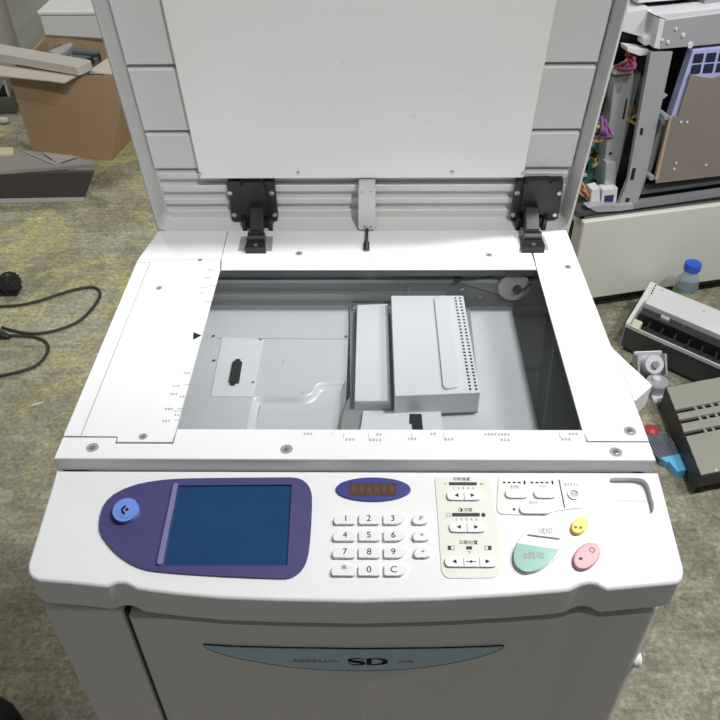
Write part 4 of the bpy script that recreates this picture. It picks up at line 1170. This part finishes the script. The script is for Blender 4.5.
# top beam
beam = slab('top_beam', [(664, 20.5), (770, 7), (770, 38), (715, 44), (658, 49.5)], -.055, -.036, STEEL, bev=.002)
slab('beam_edge', [(660, 19), (665, 20), (659, 49), (654, 48)], -.12, -.034, STEELB, beam, bev=.001)
slab('beam_flange', [(655, 15), (668, 20), (770, 6.5), (770, 3), (680, 13)], -.12, -.040, STEELB, beam)
for x, y, r in ((683, 35, .006), (690, 45, .009), (676, 29, .004), (668, 42, .005), (662, 40, .004)):
    u_, v_ = CF.px(x, y, -.036); obj('screw', prism(B(), ell(u_, v_, r, n=16), -.037, -.032, CF, .0015), STEELB, beam)
# top covers
zc = CF.px(690, 10, -.2)[1]
wslab('top_cover', rect(u_l + .02, .990, u_l + 1.1, 1.012), -.48, -.10, OFFW, bev=.004)
wslab('top_cover', rect(u_l + .00, 1.013, u_l + 1.1, 1.045), -.48, -.20, mat('cream top', (.62, .62, .50), .5), bev=.006)
wslab('top_ledge', rect(u_l + .22, .965, u_l + 1.1, .990), -.30, -.09, GRAYP, bev=.002)
# lilac grille and brown film panel
gr_px = [(693, 51), (770, 43), (770, 60), (757, 140), (671.5, 116.5)]
gx = C([(693, 50.5), (770, 43), (770, 82), (690, 76), (671, 117), (667.5, 116)], -.03)
gr = slab('grille_frame', [(693, 50.5), (790, 40), (790, 100), (690, 104), (686.5, 117), (671, 117)], -.06, -.032, LILACP, bev=.003)
for i in range(8):
    for j in range(2):
        x0 = 694.5 + 12.6 * i - j * 2.5; y0 = 54.2 + 11 * j - .9 * i
        slab('grille_opening', [(x0, y0), (x0 + 9.8, y0 - 1), (x0 + 7.8, y0 + 8.4), (x0 - 2.3, y0 + 9.2)], -.034, -.0312, mat('navy void', (.02, .025, .06), .3) if 'navy void' not in bpy.data.materials else bpy.data.materials['navy void'], gr, r=.003)
film = slab('film_panel', [(690.5, 74.5), (703, 77.5), (712, 79), (724, 75), (790, 68), (790, 168), (655.5, 183.5), (670.5, 117), (678, 117)], -.031, -.024, BROWNP, bev=.001)
slab('film_edge', [(670, 117), (672, 117), (658, 180), (655, 180)], -.031, -.021, mat('tan edge', (.5, .36, .27), .5), film)
for x, y in ((681, 122), (687, 122), (676, 163), (706, 165), (674, 169)):
    u_, v_ = CF.px(x, y, -.024); obj('screw', prism(B(), ell(u_, v_, .004, n=14), -.0245, -.021, CF, .001), STEELB, film)
for x, y in ((666.5, 117.5), (652, 178)):
    u_, v_ = CF.px(x, y, -.02); obj('pivot_knob', prism(B(), ell(u_, v_, .009, n=20), -.06, -.018, CF, .003), GRAYP, film)
slab('side_arm', [(662, 121), (668, 121), (655, 160), (650, 176), (645, 174), (650, 155)], -.10, -.055, GRAYP, bev=.002)
slab('cross_bracket', [(656, 92), (668, 95), (664, 99), (655, 97)], -.13, -.05, STEEL, bev=.001)

# plastic bottle
bp_ = Vector((1.058, 1.598, 0))
root = thing('water_bottle', 'clear plastic water bottle with a blue cap beside the cream cabinet', 'bottle', (bp_.x, bp_.y, 0))
M = Matrix.Translation((bp_.x, bp_.y, 0))
obj('bottle_body', lathe(B(), [(.028, .001), (.036, .007), (.038, .03), (.036, .05), (.038, .07), (.038, .11), (.035, .135), (.026, .158), (.022, .168), (.022, .185)], M, 32), PET, root)
obj('bottle_cap', lathe(B(), [(.0, .176), (.0255, .176), (.027, .179), (.027, .200), (.0245, .204), (.0, .205)], M, 28), CAPB, root)
obj('bottle_label', lathe(B(), [(.0385, .070), (.0390, .072), (.0390, .100), (.0385, .102)], M, 32, False), mat('bottle print', (.45, .55, .25), .5, var=.6, scale=60), root)

# fuser unit
zf = .105
p_tl, p_bl = onz(650.5, 282, zf), onz(626, 322.6, zf)
ex = (onz(720, 310.4, zf) - p_tl).normalized(); ey = (p_tl - p_bl).normalized()
FF = Frame(p_tl, ex, ey, (0, 0, 1))      # u along the unit, v towards its back, height from zf
wd = (p_bl - p_tl).length
LN = .62
fz = -zf
root = thing('fuser_unit', 'long white and black fuser unit lying on the floor in front of the cream cabinet', 'fuser unit', FF.at(LN / 2, -wd / 2, fz + 0.0))
v_split = -wd * .47
obj('white_cover', prism(B(), [(.022, v_split), (LN, v_split), (LN, 0), (.022, 0)], fz + .02, 0, FF, .003), OFFW, root)
obj('end_plate', prism(B(), [(0, 0.002), (.022, .002), (.022, v_split * .9), (.013, v_split), (.013, -wd), (0, -wd)], fz + .002, .002, FF, .001), OFFW, root)
obj('front_rail', prism(B(), [(.0, -wd - .004), (LN, -wd - .004), (LN, -wd), (.0, -wd)], -.014, -.001, FF, .0008), OFFW, root)
obj('front_shade', prism(B(), [(.002, -wd - .001), (LN, -wd - .001), (LN, -wd + .004), (.002, -wd + .004)], fz + .012, -.014, FF), DKSTEEL, root)  # dark wall below the rail stands in for the unit's floor shadow
obj('lower_tray', prism(B(), [(.01, -wd), (LN, -wd), (LN, -.002), (.01, -.002)], fz + .001, fz + .030, FF, .002), BLACK, root)
obj('black_guide', prism(B(), [(.02, v_split - .002), (LN, v_split - .002), (LN, v_split - .040), (.02, v_split - .040)], fz + .03, -.016, FF, .004), mat('satin black', (.03, .03, .032), .3), root)
bm = B(); tube(bm, [FF.at(.05, -wd + .050, -.045), FF.at(LN, -wd + .050, -.045)], .020, 18); obj('roller', bm, BLACK, root)
bm = B(); tube(bm, [FF.at(.03, -wd + .022, -.050), FF.at(LN, -wd + .022, -.050)], .012, 14); obj('roller', bm, mat('grey rubber', (.06, .06, .06), .4), root)
bm = B()
for k in range(12): box(bm, (.06 + .045 * k, -wd + .012, -.07), (.066 + .045 * k, -wd + .085, -.022), FF, .001)
obj('guide_fins', bm, BLACK, root)
obj('sensor_block', box(B(), (.085, v_split - .030, -.03), (.115, v_split - .012, -.006), FF, .002), TRIMG, root)
obj('gear_block', box(B(), (.014, -wd + .004, -.06), (.045, -wd + .05, -.006), FF, .004), mat('ivory gear', (.62, .60, .45), .5), root)
for k, (uu, vv) in enumerate(((.019, -.012), (.019, -.030), (.020, -.046), (.021, -.062))):
    obj('edge_notch', prism(B(), ell(uu + .002, vv, .003, .0035, n=12), .0005, .0028, FF), INK, root)
for uu in (.16, .30, .42): obj('screw', prism(B(), ell(uu, v_split - .016, .0035, n=12), -.0165, -.013, FF, .001), SCREWM, root)
for uu, vv in ((.05, -.02), (.20, -.04)): obj('screw', prism(B(), ell(uu, vv, .003, n=12), -.0005, .001, FF), SCREWM, root)

# small motors
g = onz(651, 366, .05)
root = thing('drive_motor', 'silver drive motor with a ribbed bracket on the floor below the fuser unit', 'motor', (g.x, g.y, 0))
Mm = Matrix.Translation((g.x, g.y, .056)) @ Vector((.05, -.75, .65)).to_track_quat('Z', 'Y').to_matrix().to_4x4() @ Matrix.Scale(1.08, 4)
obj('motor_can', lathe(B(), [(.0, -.04), (.027, -.04), (.028, -.035), (.028, .020), (.026, .023), (.0, .023)], Mm, 32), STEELB, root)
obj('motor_shaft', lathe(B(), [(.0, .02), (.010, .02), (.010, .034), (.0, .034)], Mm, 20), GRAYP, root)
bm = B(); t = B(); box(t, (-.042, -.036, -.03), (.042, .040, -.018), bev=.004); bmesh.ops.transform(t, matrix=Mm, verts=t.verts); merge(bm, t)
for s in (-1, 1):
    t = B(); box(t, (s * .040 - .003, -.03, -.03), (s * .040 + .003, .03, .008), bev=.001); bmesh.ops.transform(t, matrix=Mm, verts=t.verts); merge(bm, t)
obj('motor_bracket', bm, STEEL, root)
g = onz(656, 387, .02)
root = thing('flat_motor', 'flat grey motor disc on the floor beside the side wing of the duplicator', 'motor', (g.x, g.y, 0))
obj('disc', lathe(B(), [(.0, .001), (.033, .001), (.035, .006), (.035, .028), (.032, .033), (.0, .033)], Matrix.Translation((g.x, g.y, .012)), 32), STEEL, root)
obj('disc_boss', lathe(B(), [(.0, .03), (.013, .03), (.012, .042), (.007, .042), (.0, .042)], Matrix.Translation((g.x - .004, g.y + .004, .012)), 24), STEELB, root)
obj('disc_foot', box(B(), (g.x - .02, g.y - .06, .001), (g.x + .035, g.y + .01, .014), bev=.003), STEELB, root)

# louvred panel
zl = .085
q = [onz(*p, zl) for p in [(666, 387), (722, 376.5), (722, 472), (700.5, 475)]]
o0 = q[0]; ex = (q[1] - q[0]).normalized(); ey = Vector((-ex.y, ex.x, 0))
GF = Frame(o0, ex, ey, (0, 0, 1))
root = thing('louvred_cover', 'khaki grey machine cover with three louvre slots lying on the floor at right', 'machine cover', GF.at(.15, -.2, -zl))
def G(x, y): return GF.px(x, y, 0)
ea = G(666, 387); eb = G(700.5, 475); LN2 = .195
s_ = lambda v: ea[0] + (eb[0] - ea[0]) * (v - ea[1]) / (eb[1] - ea[1])
rows = [G(679, 411)[1], G(683.5, 421)[1], G(688, 433.5)[1]]
hw = .0078
edges = [ea[1]] + [e for r in rows for e in (r + hw, r - hw)] + [eb[1]]
bm = B()
for i in range(0, len(edges), 2):
    a, b = edges[i], edges[i + 1]
    prism(bm, [(s_(a), a), (LN2, a), (LN2, b), (s_(b), b)], -.010, 0, GF, .001)
obj('cover_face', bm, LOUV, root)
bm = B()
prism(bm, [(s_(ea[1]) + .004, ea[1] - .002), (LN2, ea[1] - .002), (LN2, eb[1] + .002), (s_(eb[1]) + .004, eb[1] + .002)], -.030, -.014, GF); obj('cover_backing', bm, BLACK, root)
bm = B()
for i, r in enumerate(rows):
    for k in range(5):
        u_ = s_(r) + .062 + .026 * k; prism(bm, rect(u_, r - hw - .001, u_ + .008, r + hw + .001), -.012, -.003 - .002 * (k % 2), GF)
obj('louvre_ribs', bm, LOUV, root)
bm = B()
prism(bm, [(s_(ea[1]) - .001, ea[1]), (s_(ea[1]) + .003, ea[1]), (s_(eb[1]) + .003, eb[1]), (s_(eb[1]) - .001, eb[1])], -zl + .012, 0, GF, .001)
prism(bm, [(s_(eb[1]), eb[1] - .004), (LN2, eb[1] - .004), (LN2, eb[1]), (s_(eb[1]), eb[1])], -.045, -.001, GF, .001)
prism(bm, [(s_(ea[1]), ea[1] - .003), (LN2, ea[1] - .003), (LN2, ea[1] + .001), (s_(ea[1]), ea[1] + .001)], -zl + .001, 0, GF, .001)
obj('cover_side', bm, mat('dark khaki', (.035, .035, .033), .5), root)
u_, v_ = G(708, 378.5); bm = prism(B(), ell(u_, v_, .004, n=14), -.0005, .0005, GF)
for x, y in ((692, 408), (698, 407), (695, 412.5), (701, 412), (697, 418.5), (703, 417.5)):
    pass
obj('cover_hole', bm, INK, root)
u_, v_ = G(716, 470); obj('screw', prism(B(), ell(u_, v_, .004, n=14), -.0005, .002, GF, .001), STEELB, root)

# brush
a, b = onz(650, 429, .018), onz(669, 459, .018); c = onz(681, 471, .018)
root = thing('wire_brush', 'hand brush with grey bristles, red tip and sky blue handle beside the louvred cover', 'brush', ((a.x + b.x) / 2, (a.y + b.y) / 2, 0))
d = (c - a).normalized(); n2 = Vector((-d.y, d.x, 0))
BFm = Frame((a.x, a.y, 0), d, n2, (0, 0, 1)); LB = (b - a).length; LC = (c - a).length
bm = B()
for k in range(9):
    v_ = -.034 + .0085 * k
    tube(bm, [BFm.at(.012 + abs(k - 4) * .002, v_ * .75, .016), BFm.at(LB * .5, v_ * 1.05, .017), BFm.at(LB, v_ * .9, .016)], .0036, 8)
obj('bristles', bm, BRISTLE, root)
obj('brush_back', prism(B(), rnd([(.010, -.024), (LB, -.032), (LB, .032), (.010, .024)], .006), .001, .012, BFm, .002), DKSTEEL, root)
obj('red_tip', lathe(B(), [(.0, .004), (.019, .004), (.023, .011), (.021, .022), (.012, .029), (.0, .030)], Matrix.Translation(BFm.at(.006, 0)), 24), RED, root)
obj('brush_collar', prism(B(), rnd([(LB - .006, -.034), (LB + .014, -.024), (LB + .014, .024), (LB - .006, .034)], .004), .001, .024, BFm, .003), CYAN, root)
obj('brush_handle', prism(B(), rnd([(LB + .010, -.019), (LC + .006, -.016), (LC + .006, .016), (LB + .010, .019)], .005), .001, .026, BFm, .005, 3), CYAN, root)
